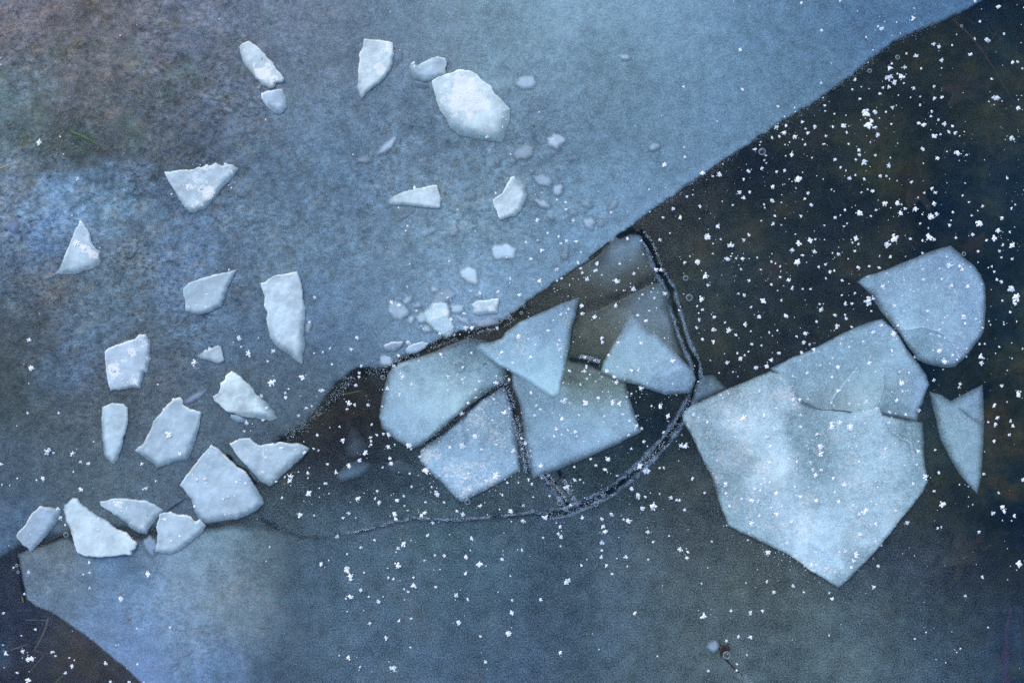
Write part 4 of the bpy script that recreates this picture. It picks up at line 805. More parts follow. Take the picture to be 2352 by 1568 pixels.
# ------------------------------------------------------------------ plants and debris
def strand(name, line, w0, w1, mat, z, label, cat, seed=0, flat=0.35, kind=None, parent=None, dz=0.0):
    L = np.array(line, float); pts = []
    for i in range(len(L) - 1):
        m = max(2, int(np.hypot(*(L[i + 1] - L[i])) / 6))
        for k in range(m): pts.append(L[i] + (L[i + 1] - L[i]) * k / m)
    pts.append(L[-1]); pts = np.array(pts)
    for _ in range(3): pts[1:-1] = (pts[:-2] + 2 * pts[1:-1] + pts[2:]) / 4
    n = len(pts); tg = np.gradient(pts, axis=0); tg /= np.hypot(tg[:, 0], tg[:, 1])[:, None] + 1e-9
    nr = np.stack([-tg[:, 1], tg[:, 0]], 1); wv = np.linspace(w0, w1, n) / 2 * (1 + fbm(pts[:, 0], pts[:, 1], 20, 2, seed) * 0.7)
    V = []; k = 6; cx, cy = float(X(pts[:, 0].mean())), float(Y(pts[:, 1].mean()))
    for i in range(n):
        for q in range(k):
            a = 2 * math.pi * q / k; p = pts[i] + nr[i] * wv[i] * math.cos(a)
            V.append((float(X(p[0])) - cx, float(Y(p[1])) - cy, wv[i] * flat * math.sin(a) * U + dz * i / n))
    F = [(i * k + q, i * k + (q + 1) % k, (i + 1) * k + (q + 1) % k, (i + 1) * k + q) for i in range(n - 1) for q in range(k)]
    F = [tuple(f) for f in F] + [tuple(range(k)), tuple(range((n - 1) * k, n * k))]
    o = mesh_obj(name, V, F, mat, (cx, cy, z) if parent is None else (cx - parent.location.x, cy - parent.location.y, z - parent.location.z), parent=parent)
    return tag(o, label, cat, kind=kind)
ZU = -0.006
strand('plant_stem', T(2, 0, '1860 120 1990 240 2080 355 2160 480 2230 600 2310 720'), 5, 3, m_rust, ZU, 'long rusty stem slanting down under the clear ice in the upper right', 'stem', 1)
strand('plant_stem', T(2, 0, '2180 200 2120 300 2085 350'), 3, 2, m_rust, ZU, 'short rusty twig branching up from the long stem', 'stem', 2)
strand('plant_stem', T(2, 0, '2150 830 2230 800 2330 880 2352 900'), 3, 2, m_rust, ZU, 'short bent rusty twig near the right border', 'stem', 3)
strand('plant_stem', T(2, 2, '2250 1640 2245 1400 2255 1200 2285 1060'), 27, 6, m_rose, -0.012, 'blurred dull red stalk standing in the lower right corner', 'stem', 4, 0.8)
strand('grass_blade', T(0, 2, '170 1140 250 1138 335 1150'), 3, 1.5, m_grass, ZU, 'pale horizontal grass blade under the ice in the lower left corner', 'grass blade', 5)
strand('grass_blade', T(0, 2, '325 1120 300 1210 250 1310 215 1360'), 5, 3, m_strawgrass, ZU, 'faded upright grass blade crossing the lower left corner', 'grass blade', 6)
strand('grass_blade', T(0, 2, '60 1345 120 1330 185 1305'), 5, 2, m_strawgrass, ZU - 0.001, 'short straw-coloured blade left of the upright one', 'grass blade', 7)
strand('grass_blade', T(0, 2, '215 1352 290 1365 400 1392'), 8, 2, m_rust, ZU, 'orange-brown pointed blade lying level in the lower left corner', 'grass blade', 8)
strand('grass_blade', T(0, 2, '370 1580 400 1545 440 1505'), 4, 1.5, m_grass, ZU, 'bright green blade at the bottom border', 'grass blade', 9)
strand('grass_blade', T(0, 2, '200 1490 260 1420 300 1370'), 3, 1.5, m_strawgrass, ZU, 'thin dull blade under the orange-brown one', 'grass blade', 10)
strand('grass_blade', T(0, 0, '480 905 560 935 690 1002'), 7, 2, m_grass, 0.0018, 'soft green blade frozen in the silty upper left ice', 'grass blade', 11)
strand('twig', T(0, 0, '-10 1168 60 1140 155 1108'), 4, 2, m_tan, 0.0020, 'pale brown twig at the left border', 'twig', 12)
strand('leaf_stalk', T(1, 1, '-5 1150 60 1140 140 1122'), 4, 1.5, m_strawgrass, ZU, 'small olive leaf stalk in the dark patch left of the rounded plate', 'stalk', 13)
strand('grass_blade', T(1, 2, '1430 190 1500 230 1570 290'), 7, 3, m_strawgrass, ZU, 'olive blade seen down in the short fissure', 'grass blade', 14)
strand('plant_stem', T(2, 2, '285 1390 320 1430 360 1470 410 1510'), 5, 2.5, m_debris, 0.0016, 'dark thin stalk running down from the knot of debris', 'stem', 15)
kn = [(random.gauss(0, 1), random.gauss(0, 1)) for _ in range(60)]
kx, ky = PT(2, 2, 285, 1335)
flecks('debris_knot', [(kx + a * 6, ky + b * 7, 2.4) for a, b in kn], 'dark reddish knot of plant debris beside a round bubble', 'debris', m_debris, 0.0036, kind=None, seed=40)
strand('husk', T(0, 2, '158 965 162 985 168 1010'), 5, 3, m_strawgrass, 0.004, 'tiny straw-yellow husk at the left end of the shelf', 'husk', 16, 0.7)
for k, (i, j, x0, y0, x1, y1, lab) in enumerate([(0, 0, 1820, 412, 1814, 432, 'tiny dark splinter lying on the long slanting shard'), (0, 0, 1395, 1314, 1420, 1312, 'tiny dark splinter lying on the broad triangular chunk'),
                                                 (0, 2, 1029, 398, 1034, 412, 'tiny dark splinter on the fin-shaped chunk'), (1, 1, 975, 937, 1003, 932, 'thin dark splinter on the rounded plate')]):
    strand('splinter', [PT(i, j, x0, y0), PT(i, j, x1, y1)], 1.6, 1.2, m_debris, 0.0135 if k < 3 else 0.0055, lab, 'splinter', 20 + k, 0.8)
# short fibres frozen into the silty ice
fib = []
r_ = np.random.default_rng(5); V = []; F = []
for _ in range(1500):
    reg = r_.random()
    if reg < 0.55: x, y = r_.uniform(-60, 620), r_.uniform(-60, 420) ** 1.0
    elif reg < 0.72: x, y = r_.uniform(0, 700), r_.uniform(400, 1200)
    elif reg < 0.84: x, y = r_.normal(1020, 140), r_.normal(400, 80)
    else: x, y = r_.uniform(130, 720), r_.uniform(1290, 1560)
    if y > 1290 and (x - 60) < (y - 1370) * 1.6: continue
    if fbm(x, y, 70, 3, 13) < -0.02: continue
    ln = r_.uniform(1.8, 8.0); a = -0.6 + r_.normal() * 0.45; wd = r_.uniform(0.5, 1.3); b = len(V)
    dx, dy = math.cos(a) * ln, math.sin(a) * ln; nx, ny = -math.sin(a) * wd, math.cos(a) * wd
    z = 0.0026 + r_.random() * 0.0004
    V += [(x - dx, y - dy, z), (x - nx, y - ny, z + 0.0004), (x + dx, y + dy, z), (x + nx, y + ny, z + 0.0004)]
    F += [(b, b + 1, b + 2, b + 3)]
V = np.array(V); W = np.stack([X(V[:, 0]), Y(V[:, 1]), V[:, 2]], 1)
m_fib = solid('silt_fibre', (0.27, 0.215, 0.19), 0.9, 0.6, 60.0, alpha=0.75)
o = mesh_obj('plant_fibres', W, np.array(F), m_fib); tag(o, 'scattered short tan fibres frozen into the silty ice', kind='stuff')
# leaves resting on the bed under the clear ice
lobes = [(2240, 190, 46, 0.4, 'dark brown leaf sunk beside the long rusty stem'), (1655, 450, 40, 1.2, 'broad brown leaf sunk just below the straight edge'), (2130, 420, 56, 2.0, 'largest brown leaf sunk in the middle of the dark water'), (1790, 620, 46, 0.8, 'dull leaf sunk between the fissure and the long right plate'),
         (2270, 560, 38, 1.5, 'small dark leaf sunk above the five-sided plate'), (1900, 300, 44, 2.6, 'brown leaf sunk in the upper dark water near the edge'), (790, 955, 34, 1.0, 'brown leaf sunk in the dark patch left of the rounded plate'), (250, 1545, 46, 0.6, 'dark leaf sunk at the bottom left border'), (2250, 1290, 60, 1.1, 'brown leaf sunk in the lower right dark water')]
for k, (x, y, r, a, lab) in enumerate(lobes):
    V = [(0, 0, 0.002)]; n = 26
    for i in range(n):
        t = 2 * math.pi * i / n; q = r * U * (0.72 + 0.28 * math.cos(5 * t + k)) * (1 if i % 2 else 0.88)
        V.append((q * math.cos(t) * 1.3, q * math.sin(t) * 0.85, 0.006 * math.sin(2 * t + k)))
    o = mesh_obj('sunken_leaf', V, [(0, 1 + i, 1 + (i + 1) % n) for i in range(n)], m_leaf, (float(X(x)), float(Y(y)), -0.05 - 0.002 * k))
    o.rotation_euler = (0.1, -0.1, a); tag(o, lab, 'leaf', 'sunken leaves')
# water weed under the clear ice
V = []; F = []; r_ = np.random.default_rng(77)
for (cx, cy, n, sp) in ((2270, 70, 60, 70), (1960, 340, 60, 90), (2160, 250, 40, 90), (2260, 1240, 40, 70), (1850, 700, 40, 90), (1680, 520, 30, 60), (800, 940, 26, 50), (120, 1500, 30, 70), (2300, 850, 40, 80), (2050, 560, 40, 90)):
    for _ in range(n):
        x, y = cx + r_.normal() * sp, cy + r_.normal() * sp * 0.7; a = r_.uniform(0, 6.28); L = r_.uniform(5, 16); w_ = r_.uniform(0.5, 1.4); z = -0.045 - r_.random() * 0.03; c_ = r_.normal() * 0.25; b = len(V)
        for q in range(5):
            ww = w_ * (1 - q / 4.6); nx, ny = -math.sin(a) * ww, math.cos(a) * ww
            V += [(float(X(x + nx)), float(Y(y + ny)), z), (float(X(x - nx)), float(Y(y - ny)), z + 0.001)]
            x += math.cos(a) * L / 2; y += math.sin(a) * L / 2; a += c_; z += 0.002
        F += [(b + 2 * q, b + 2 * q + 1, b + 2 * q + 3, b + 2 * q + 2) for q in range(4)]
m_weed = solid('water_weed', (0.055, 0.066, 0.030), 0.8, 0.7, 12.0)
o = mesh_obj('water_weed', np.array(V), np.array(F), m_weed); tag(o, 'dim tangled olive water weed under the dark clear ice', kind='stuff')

# ------------------------------------------------------------------ snow crystals lying on the ice: x y size per photo tile
CR = {}
CR[0, 0] = '270 985 55 418 942 20 538 1232 34 8 405 18 10 448 18 1185 1337 20 498 1485 20 1597 1295 14 440 1062 12 1858 470 32 1895 545 38 1435 1152 38 1305 1290 28 1722 295 12 1690 350 14 1722 393 14 1555 1132 26 1445 1330 16 1207 1220 15'
CR[1, 0] = '497 440 34 503 460 28 1362 775 15 2225 1137 45 1857 1463 28 1597 1522 30 1548 1445 34 1545 1395 25 1350 1515 35 1485 1378 22 1380 1328 12 2125 1460 15 2287 1437 28 2216 1500 25 2335 1500 35 1970 1460 10 578 1308 26 505 1298 35 690 1370 14 1062 1330 20 395 1432 22 457 1557 20 2025 872 8 290 355 20 912 530 14 855 512 16 815 512 14 985 572 12 850 855 14 905 805 30'
CR[2, 0] = '''5 600 24 8 1018 20 10 1085 26 235 838 12 0 0 2 815 22 30 1080 4 28 1592 60 12 1587 132 50 1372 200 50 1345 185 25 953 212 25 1470 158 14 1260 262 20 1310 348 14 1497 233 14 1202 78 10 395 347 35 410 620 30 950 575 18 655 737 28 768 745 14 772 772 14 700 805 14 1277 432 14 2010 12 25 2175 47 45 2047 150 25 2213 235 25 2095 275 50 1887 238 12 2012 268 20 1728 305 30 1765 325 42 1855 312 15 1983 375 38 1783 417 32 1605 385 35 1540 370 20 1440 440 22 1425 468 45 1527 465 35 1642 475 20 2270 432 32 2305 428 25 2340 475 20 1505 532 50 1420 538 60 1457 568 50 1420 600 30 1380 605 20 1480 510 20 1523 575 18 1188 550 28 1167 617 20 1283 612 14 1357 647 25 1592 610 35 1732 595 28 1733 680 35 1785 672 30 1570 672 14 1220 682 22 2127 545 22 2163 678 60 2108 700 18 978 728 28 980 765 16 1443 743 30 1400 772 20 1635 725 20 1715 768 24 1043 785 18 1322 770 45 1260 785 70 1295 825 22 1285 865 85 1325 880 30 1437 858 20 1105 867 48 1035 875 22 910 873 40 823 842 28 712 867 28 643 877 50 697 917 38 663 940 24 773 942 45 862 920 30 845 887 20 1130 915 24 1345 930 42 985 938 24 1625 850 35 1660 862 40 1710 803 24 1760 827 22 1803 857 35 1857 870 28 1833 910 28 1875 918 42 1730 940 45 1775 928 22 2312 745 35 2265 952 60 1940 908 14 1292 980 18 1143 993 20 967 995 16 495 1030 30 530 1000 14 840 998 22 748 1068 38 572 1072 20 890 1087 16 1212 1035 38 1217 1068 26 1192 1100 22 1250 1117 50 1050 1097 28 1420 1142 38 1087 1153 24 1325 1070 24 1430 1088 16 1652 1027 32 1755 1090 45 1820 1045 16 1895 1055 55 1955 1068 24 1657 1125 14 545 1160 28 645 1185 24 700 1175 24 455 1183 42 250 1202 42 205 1215 20 135 1195 50 420 1235 28 795 1235 55 1150 1228 34 1190 1207 18 1252 1235 24 1125 1175 18 1358 1213 28 1403 1213 20 1425 1232 14 1577 1255 28 622 1285 36 968 1235 14 2235 1227 26 390 1325 42 420 1362 36 460 1325 26 863 1330 24 840 1370 26 887 1415 42 613 1380 36 560 1410 18 565 1432 16 345 1413 18 118 1422 26 30 1355 22 68 1343 16 1308 1318 34 1230 1325 18 1272 1307 20 1043 1318 14 1715 1300 28 1740 1328 28 1665 1330 22 1622 1362 16 1390 1402 45 1480 1397 48 1332 1447 24 1530 1437 28 1605 1440 48 1730 1402 34 1217 1470 60 1297 1487 20 1500 1470 45 1708 1495 50 1750 1475 34 1862 1462 24 1970 1393 20 2065 1420 24 1990 1487 20 1928 1348 18 2263 1435 22 2290 1410 18 2200 1505 34 1117 1447 24 815 1490 26 635 1487 28 680 1395 14 622 1543 28 678 1550 18 240 1560 35 975 1553 18 1047 1500 28 1110 1560 20 2045 1540 60 1835 1550 32 1635 1540 20 1848 1518 16 540 1522 18 705 1505 12 1650 1477 16 615 950 24 703 998 16 825 962 18 735 980 14 562 1105 18 575 1125 16'''
CR[2, 1] = '''168 65 50 330 120 50 455 52 30 420 85 28 260 80 20 100 237 48 308 218 45 368 212 22 410 215 40 12 243 30 207 180 18 158 335 55 172 395 26 400 287 22 458 363 28 538 290 18 610 233 22 512 208 16 615 180 16 795 108 45 752 155 50 875 90 50 915 80 20 790 238 65 908 165 45 825 190 24 935 272 24 985 255 26 1015 305 26 1045 298 22 985 348 20 668 340 24 728 362 40 753 418 30 675 300 14 670 268 16 610 392 24 425 467 32 385 455 20 553 508 52 678 500 26 130 492 55 100 540 18 135 565 26 215 617 32 112 635 28 95 688 22 207 700 34 318 707 45 290 652 20 528 617 42 427 667 34 470 548 20 710 608 42 825 423 18 880 423 22 943 527 22 950 567 42 1120 525 30 1168 523 24 1048 603 30 1118 600 20 1125 627 28 923 648 22 1062 680 42 1163 685 22 842 728 40 785 748 24 652 708 20 595 722 20 367 740 26 137 770 30 213 785 36 475 800 24 832 790 32 873 803 24 817 860 26 902 840 38 663 862 28 398 900 36 428 880 20 376 862 22 300 930 36 608 912 34 580 955 45 500 965 36 345 992 16 190 914 12 1190 75 45 1212 115 22 1410 118 60 1460 78 70 1567 78 22 1697 65 60 1650 90 24 1730 80 28 1880 70 24 1998 48 30 2142 73 45 2095 88 26 2265 122 50 2205 120 24 2032 162 26 2182 162 24 2195 205 20 2270 215 28 1185 163 22 1070 182 38 1030 175 18 1430 203 26 1208 275 36 1283 265 22 1352 277 28 1650 177 22 1535 200 12 2175 20 45 2253 30 22 2147 303 22 2165 357 26 2195 375 30 2265 422 80 2295 480 75 2290 525 30 2202 503 22 2255 583 26 2130 268 20 1275 507 72 1310 490 30 1297 575 20 1185 453 22 1097 365 24 1095 465 18
1832 262 62 1900 268 34 1920 288 34 1375 408 55 1655 360 26 1778 357 24 1845 400 28 1958 408 34 1455 540 30 1682 575 34 1930 612 60 1940 660 26 2015 630 24 1785 655 18 1762 705 26 1762 745 26 1478 675 30 1585 440 14 2060 690 22 1450 735 65 1305 722 48 1365 672 30 1240 785 24 1142 822 20 1083 800 20 1435 845 30 1767 848 48 1597 892 26 1800 922 48 1720 843 18 1950 833 20 1955 888 20 1855 878 28 1885 908 24 1280 932 44 1030 898 18 945 948 16 1065 960 36 850 1000 30 1025 1030 38 1140 1052 22 1325 990 20 1500 1072 48 1490 995 20 1555 1000 24 1507 1125 26 1437 1130 14 1543 1122 16 1470 1190 44 1063 1125 36 1145 1212 36 1262 1198 30 1207 1215 22 1020 1205 36 1075 1340 40 525 1125 30 650 1110 14 755 1182 42 800 1185 32 860 1180 22 260 1152 22 70 1287 42 165 1337 26 313 1330 36 412 1312 55 555 1290 42 803 1290 28 805 1368 28 920 1420 40 1020 1370 45 1020 1345 30 1145 1375 60 1330 1245 40 1530 1285 28 1422 1270 28 1625 1257 36 580 1442 42 600 1505 34 663 1447 22 630 1390 34 357 1443 18 940 1505 50 940 1555 50 1183 1410 16 1192 1502 18 20 1505 52 1415 1342 30 1387 1520 28 1613 1535 30
2050 888 48 2057 932 44 2045 800 22 2080 800 16 2180 820 18 1730 1050 28 1910 1075 24 1903 1100 22 2198 1090 32 2313 1148 55 2145 1225 34 2235 1200 14 2168 1308 32 2152 1357 34 2275 1365 30 2257 1330 26 2250 1425 30 2147 1470 32 2103 1340 20 2235 982 14 1738 1532 20 2212 667 16'''
CR[1, 1] = '''1380 155 36 1550 95 40 1515 110 30 1617 97 32 1495 62 26 1420 37 20 1270 100 22 1352 88 16 1305 217 28 1650 170 22 1630 243 28 1650 280 26 1485 290 36 1368 370 40 1228 463 30 1078 443 34 1165 352 24 1160 380 14 1517 350 22 1487 367 18 1693 355 50 1747 298 42 1762 250 32 1893 370 55 1660 312 28 1917 250 22 2013 318 26 2080 185 16 1970 75 35 2193 83 30 2065 90 24 2165 290 35 2200 290 30 2012 422 48 2228 455 36 2157 485 36 2073 462 20 1888 538 38 1742 617 40 1658 540 40 1660 592 34 1512 598 30 1565 562 22 2095 643 34 2040 605 30 2325 570 20 2062 798 30 2225 760 14 1905 795 45 1795 760 34 1797 790 34 1840 880 34 1220 750 42 1427 710 30 1287 765 14 1175 853 16 1105 860 40 1335 808 22 1505 840 36 1502 775 24 1490 805 28 1305 890 36 1180 932 30 1080 898 16 1677 892 26 1745 915 24 1688 955 32 1672 988 30 1570 985 30 2282 920 40 1997 983 34 2047 983 30 1825 988 36 1878 1025 34 1892 1063 36 1690 1040 20 2065 1107 45 1647 1080 24 1308 1137 40 1535 1193 55 1683 1203 50 1770 1172 36 1867 1205 45 1912 1210 45 1965 1165 18 1997 1143 20 2198 1232 50 2253 1297 38 2137 1228 22 1343 1225 26 1370 1250 30 1335 1293 26 1520 1317 42 1638 1290 20 1812 1297 24 1937 1285 26 1803 1340 22 1987 1333 32 2222 1408 26 2068 1383 24 2030 1365 34 1610 1403 28 1480 1387 34 1465 1435 26 1560 1393 22 1977 1427 28 1620 1435 20 1240 1447 24 1263 1483 38 2082 1473 28 1998 1523 22 2345 1500 45 1185 1535 42
345 517 36 400 535 34 518 572 28 732 482 22 758 632 36 845 588 30 955 455 36 893 437 16 680 730 28 108 757 30 68 835 30 460 790 50 395 882 28 685 873 42 858 690 50 900 692 36 1075 692 28 138 952 26 122 1000 24 122 1028 24 362 950 36 535 917 20 897 862 24 425 1030 42 408 1005 24 318 1105 34 485 1080 30 403 1145 32 283 1230 20 738 1027 38 832 1045 26 837 960 28 950 1057 22 1067 1070 40 925 1112 22 735 1120 24 1155 1045 28 927 1170 20 873 1207 28 1050 1180 22 830 1280 40 1160 1245 28 1127 1272 36 98 1085 26 50 1210 50 90 1220 28 183 1220 42 42 1248 24 200 1445 28 205 1470 26 245 1428 24 290 1420 28 325 1425 52 210 1355 20 465 1497 50 325 1510 40 920 1433 44 833 1503 60 747 1512 30 968 1525 26 8 1465 40 165 1550 45 205 1495 22 367 1493 18'''
CR[0, 1] = '205 775 36 217 968 46 195 1277 24 408 1277 36 203 1072 12 330 1540 60 372 1550 20 502 1555 38 1650 765 50 1660 820 20 1715 867 45 1342 930 50 1885 850 34 2135 652 28 2167 480 26 1872 1067 60 1845 920 22 2083 1028 52 2223 1122 45 2290 940 22 2225 857 20 2275 830 18 2165 865 14 1990 1110 18 1968 1138 24 1970 1170 30 1800 1157 28 1840 1243 30 1815 1325 24 1700 1345 50 1685 1400 20 2110 1240 26 2150 1228 20 2057 1295 24 2187 1428 24 2340 1370 20 2162 1520 22 1090 1080 14 120 1365 12 1783 758 16 1580 290 18 1430 460 20 1372 508 16 1360 533 20 1425 548 26 1308 548 20 915 852 24 540 110 52 590 150 40 460 202 20 1170 1420 55 1218 1463 16 1180 1520 16 1245 1555 35 1140 1252 26 850 1045 16 795 985 40 1450 838 32 1420 850 20 1855 485 14 1972 407 12 1995 450 16 2020 488 14 1945 1515 40 1790 1525 16 1838 1527 16 2043 1525 18 2100 1545 40 1205 1180 26'
CR[0, 2] = '12 60 32 560 42 26 612 55 34 980 57 30 298 158 45 255 170 18 122 157 18 70 205 12 18 200 16 560 232 36 508 112 18 1010 225 34 988 232 20 1075 175 14 2125 260 50 2065 408 45 2165 412 20 2120 122 28 2122 155 16 2313 117 36 2247 192 34 2258 60 24 2200 225 14 2005 145 42 1998 175 42 1962 148 20 1905 178 20 1943 293 24 2267 262 16 2325 557 34 2215 748 50 1022 815 45 200 803 36 93 772 20 620 735 26 620 805 20 577 817 18 835 985 42 622 910 22 175 950 22 245 1197 28 22 1305 16 38 1363 45 158 1348 40 362 1355 30 382 1380 18 195 1405 40 220 1400 44 478 1392 18 512 1410 14 497 1450 32 452 1497 28 118 1495 28 195 1545 45 728 1430 32 950 1435 24 760 1557 26 888 1560 36 995 1560 18 2340 1375 14 148 1240 14 945 1190 18 1175 1183 22 25 1085 24 405 365 30 418 428 45 452 477 24 220 540 14 685 433 26 690 505 26 600 460 14 800 318 28 828 330 30 850 380 20 1143 437 36 1245 553 24 1185 582 22 1365 165 45 1420 158 28 1428 187 26 1638 185 30 1700 192 30 1660 165 18 1347 345 30 1545 298 24 1578 280 28 1622 275 14 1335 130 18 1430 62 16'
CR[1, 2] = '125 35 45 55 72 60 335 20 34 345 58 40 283 82 20 472 122 22 588 107 70 112 297 40 247 245 28 232 297 26 260 323 34 382 310 46 430 280 28 483 215 24 660 270 50 622 218 20 707 322 22 578 322 22 50 397 34 12 430 26 365 405 50 375 440 40 575 395 38 550 412 38 630 462 36 458 378 18 435 347 16 795 382 24 838 405 45 955 348 34 1065 140 65 1000 175 34 885 235 34 728 142 40 855 155 30 875 123 28 540 10 24 960 75 20 1190 48 18 1143 188 22 1290 165 26 1313 198 24 1220 188 14 1370 70 42 1605 80 22 1607 168 28 1645 165 20 1755 70 28 1817 97 34 1720 25 24 1838 25 50 1900 138 20 1553 218 48 1578 340 28 1435 280 22 1322 285 14 1110 272 22 1252 343 24 1168 388 48 1090 370 14 1403 430 60 1250 450 42 1480 465 16 1507 490 42 1495 540 30 1512 562 28 1510 625 18 1390 565 20 1660 430 34 1795 437 34 1860 403 38 1800 490 36 1818 525 38 1795 602 38 1795 655 24 1790 700 30 1828 758 36 1865 815 24 1960 700 36 1975 450 48 1945 440 22 2148 348 75 2072 365 55 2045 275 55 2002 233 48 2095 105 60 2058 75 50 2193 85 20 2222 85 24 2270 290 40 2312 305 24 2330 310 24 2112 527 38 2148 595 26 2258 553 20 2335 645 45 2192 262 16 2095 287 24 2113 715 22 2022 1085 40 1550 872 65 1655 758 26 1692 715 12 1247 653 30 1105 713 32 953 753 52 997 760 16 897 573 34 592 550 24 228 583 28 427 608 45 390 640 38 137 632 26 40 675 22 388 757 55 320 775 14 38 790 60 60 830 50 65 852 30 158 805 20 325 840 26 360 850 22 498 840 24 500 892 50 462 937 28 433 918 16 132 925 30 188 972 20 60 972 50 30 985 20 258 1008 40 288 970 14 648 905 28 645 687 22 708 692 30 680 783 16 572 722 18 638 788 12 858 700 45 855 812 32 890 655 16 1165 830 16 792 962 45 870 988 30 1177 997 26 1372 995 34 1080 940 10 1173 1085 45 807 1150 42 400 1137 30 480 1120 22 195 1155 38 42 1073 16 435 992 14 155 1065 10 310 1258 36 1150 1225 45 960 1245 24 1510 1358 38 993 1423 42 48 1390 45 357 1465 55 130 1453 22 210 1485 8 2178 1380 16 848 1103 10'
CR[2, 2] = '67 160 28 150 257 22 12 375 24 198 593 18 25 640 14 35 665 24 30 705 32 173 773 12 130 880 18 37 510 8 435 877 14 578 868 26 760 897 28 628 942 34 833 940 22 585 670 48 448 583 18 1010 947 20 1030 985 34 1315 905 34 1347 762 30 1367 620 22 1545 462 45 1790 337 55 1732 245 24 1763 118 26 2075 128 24 1905 200 14 1970 285 10 1997 338 14 1758 500 22 2042 527 26 2200 355 50 2215 385 45 2137 397 34 2203 447 12 2283 418 30 2177 258 24 2345 165 30 2320 745 65 2258 762 12 2063 838 24 2237 640 10 1945 967 20 1873 1338 10 335 1070 30 465 1082 36 550 1070 30 145 1110 58 175 1480 24 375 1437 20 368 1478 24 385 1247 28 467 1250 36 300 1275 24 1090 1163 8 1007 1238 14 1260 950 8 780 38 28 870 45 26 890 95 45 908 135 45 945 97 28 1030 155 34 538 192 34 490 228 28 528 242 26 595 180 28 640 260 50 805 283 42 912 310 44 400 295 24 318 347 28 470 305 55 515 310 38 605 355 26 645 400 50 680 345 24 523 410 26 468 462 48 1068 313 38 1043 250 28 1170 337 30 1250 380 65 1205 405 34 1328 337 34 1455 377 28 1452 293 18 1580 190 26 1665 145 50 1603 60 24 1205 40 30 1108 200 42 765 215 24 745 455 50 710 598 26 1215 540 34 1320 587 38 1323 468 34 1187 680 45 1115 657 34 905 660 30 880 752 50 918 750 30 990 777 48 1153 768 34 1165 722 38 1045 797 20 1070 660 20 590 45 30 670 40 20 725 20 24 290 195 40 293 257 26 1380 12 20 905 530 18'
crystals = []
for (i, j), s in CR.items():
    v = list(map(float, s.split()))
    assert len(v) % 3 == 0, (i, j, len(v))
    for k in range(0, len(v), 3):
        if v[k + 2] < 4: continue
        crystals.append((*PT(i, j, v[k], v[k + 1]), v[k + 2] / 3.0))

def clump_geo(r_, star):
    """ragged little snow clump of unit size: overlapping spiky flakes"""
    V = []; F = []
    n = int(r_.integers(7, 13))
    for k in range(n):
        if k == 0: cx = cy = 0.0; q = 0.30
        else:
            a = r_.random() * 6.28 if not star else (k % 6) * 1.047 + r_.normal() * 0.25
            d = r_.uniform(0.14, 0.42) ; cx, cy = d * math.cos(a), d * math.sin(a); q = r_.uniform(0.07, 0.19)
        m = int(r_.integers(6, 10)); b = len(V); a0 = r_.random() * 6.28; zc = 0.05 + 0.16 * r_.random()
        tx, ty = r_.normal(0, 0.35, 2)
        V.append((cx, cy, zc + q * 0.5))
        for t in range(m):
            a = a0 + 6.283 * t / m; rr = q * (1.05 if t % 2 else 0.78) * r_.uniform(0.75, 1.25)
            x, y = rr * math.cos(a), rr * math.sin(a)
            V.append((cx + x, cy + y, max(0.0, zc * 0.4 + x * tx + y * ty)))
        F += [(b, b + 1 + t, b + 1 + (t + 1) % m) for t in range(m)]
    return V, F
def surf_z():
    import mathutils
    dg = bpy.context.evaluated_depsgraph_get(); dg.update()
    def f(x, y):
        o = mathutils.Vector((float(X(x)), float(Y(y)), 0.05)); oo, dd = o, mathutils.Vector((0, 0, -1))
        hit, loc, *_ = S.ray_cast(dg, oo, dd, distance=0.2)
        return loc.z if hit and loc.z > -0.004 else 0.001
    return f
bpy.context.view_layer.update()
Z = surf_z()
r_ = np.random.default_rng(11)
variants = []
for k in range(26):
    V, F = clump_geo(r_, k % 2 == 0)
    me = bpy.data.meshes.new('snow_crystal'); me.from_pydata(V, [], F); me.materials.append(m_snow if k % 13 < 9 else m_snow_dim); variants.append(me)

def zones(x, y):
    x = np.atleast_1d(np.asarray(x, float)); y = np.atleast_1d(np.asarray(y, float)); out = np.full(x.shape, 'lower', dtype=object)
    inn = lambda P: psdf(x, y, np.array(P, float))[0] > 0
    um = inn(edge_M)
    out[(y > 1230) & (x < 560)] = 'low_left'; out[inn(ZM)] = 'mid'; out[um] = 'upper'; out[x > 2100] = 'dark'
    out[(x > 1560) & (y < 900) & ~um] = 'dark'; out[inn(ZR)] = 'right'; out[inn(ZB)] = 'big'
    out[um & (y < 600)] = 'upper'
    return out
ZB = [(1563, 950), (1765, 852), (1830, 930), (2010, 935), (2115, 968), (2128, 1107), (1920, 1345), (1670, 1205)]
ZR = [(1767, 845), (2015, 732), (1967, 645), (2180, 563), (2262, 680), (2260, 770), (2190, 845), (2130, 880), (2128, 930), (2115, 968), (1830, 930)]
ZM = [(870, 860), (1200, 705), (1470, 540), (1530, 640), (1600, 860), (1570, 980), (1300, 1175), (1050, 1160), (870, 980)]
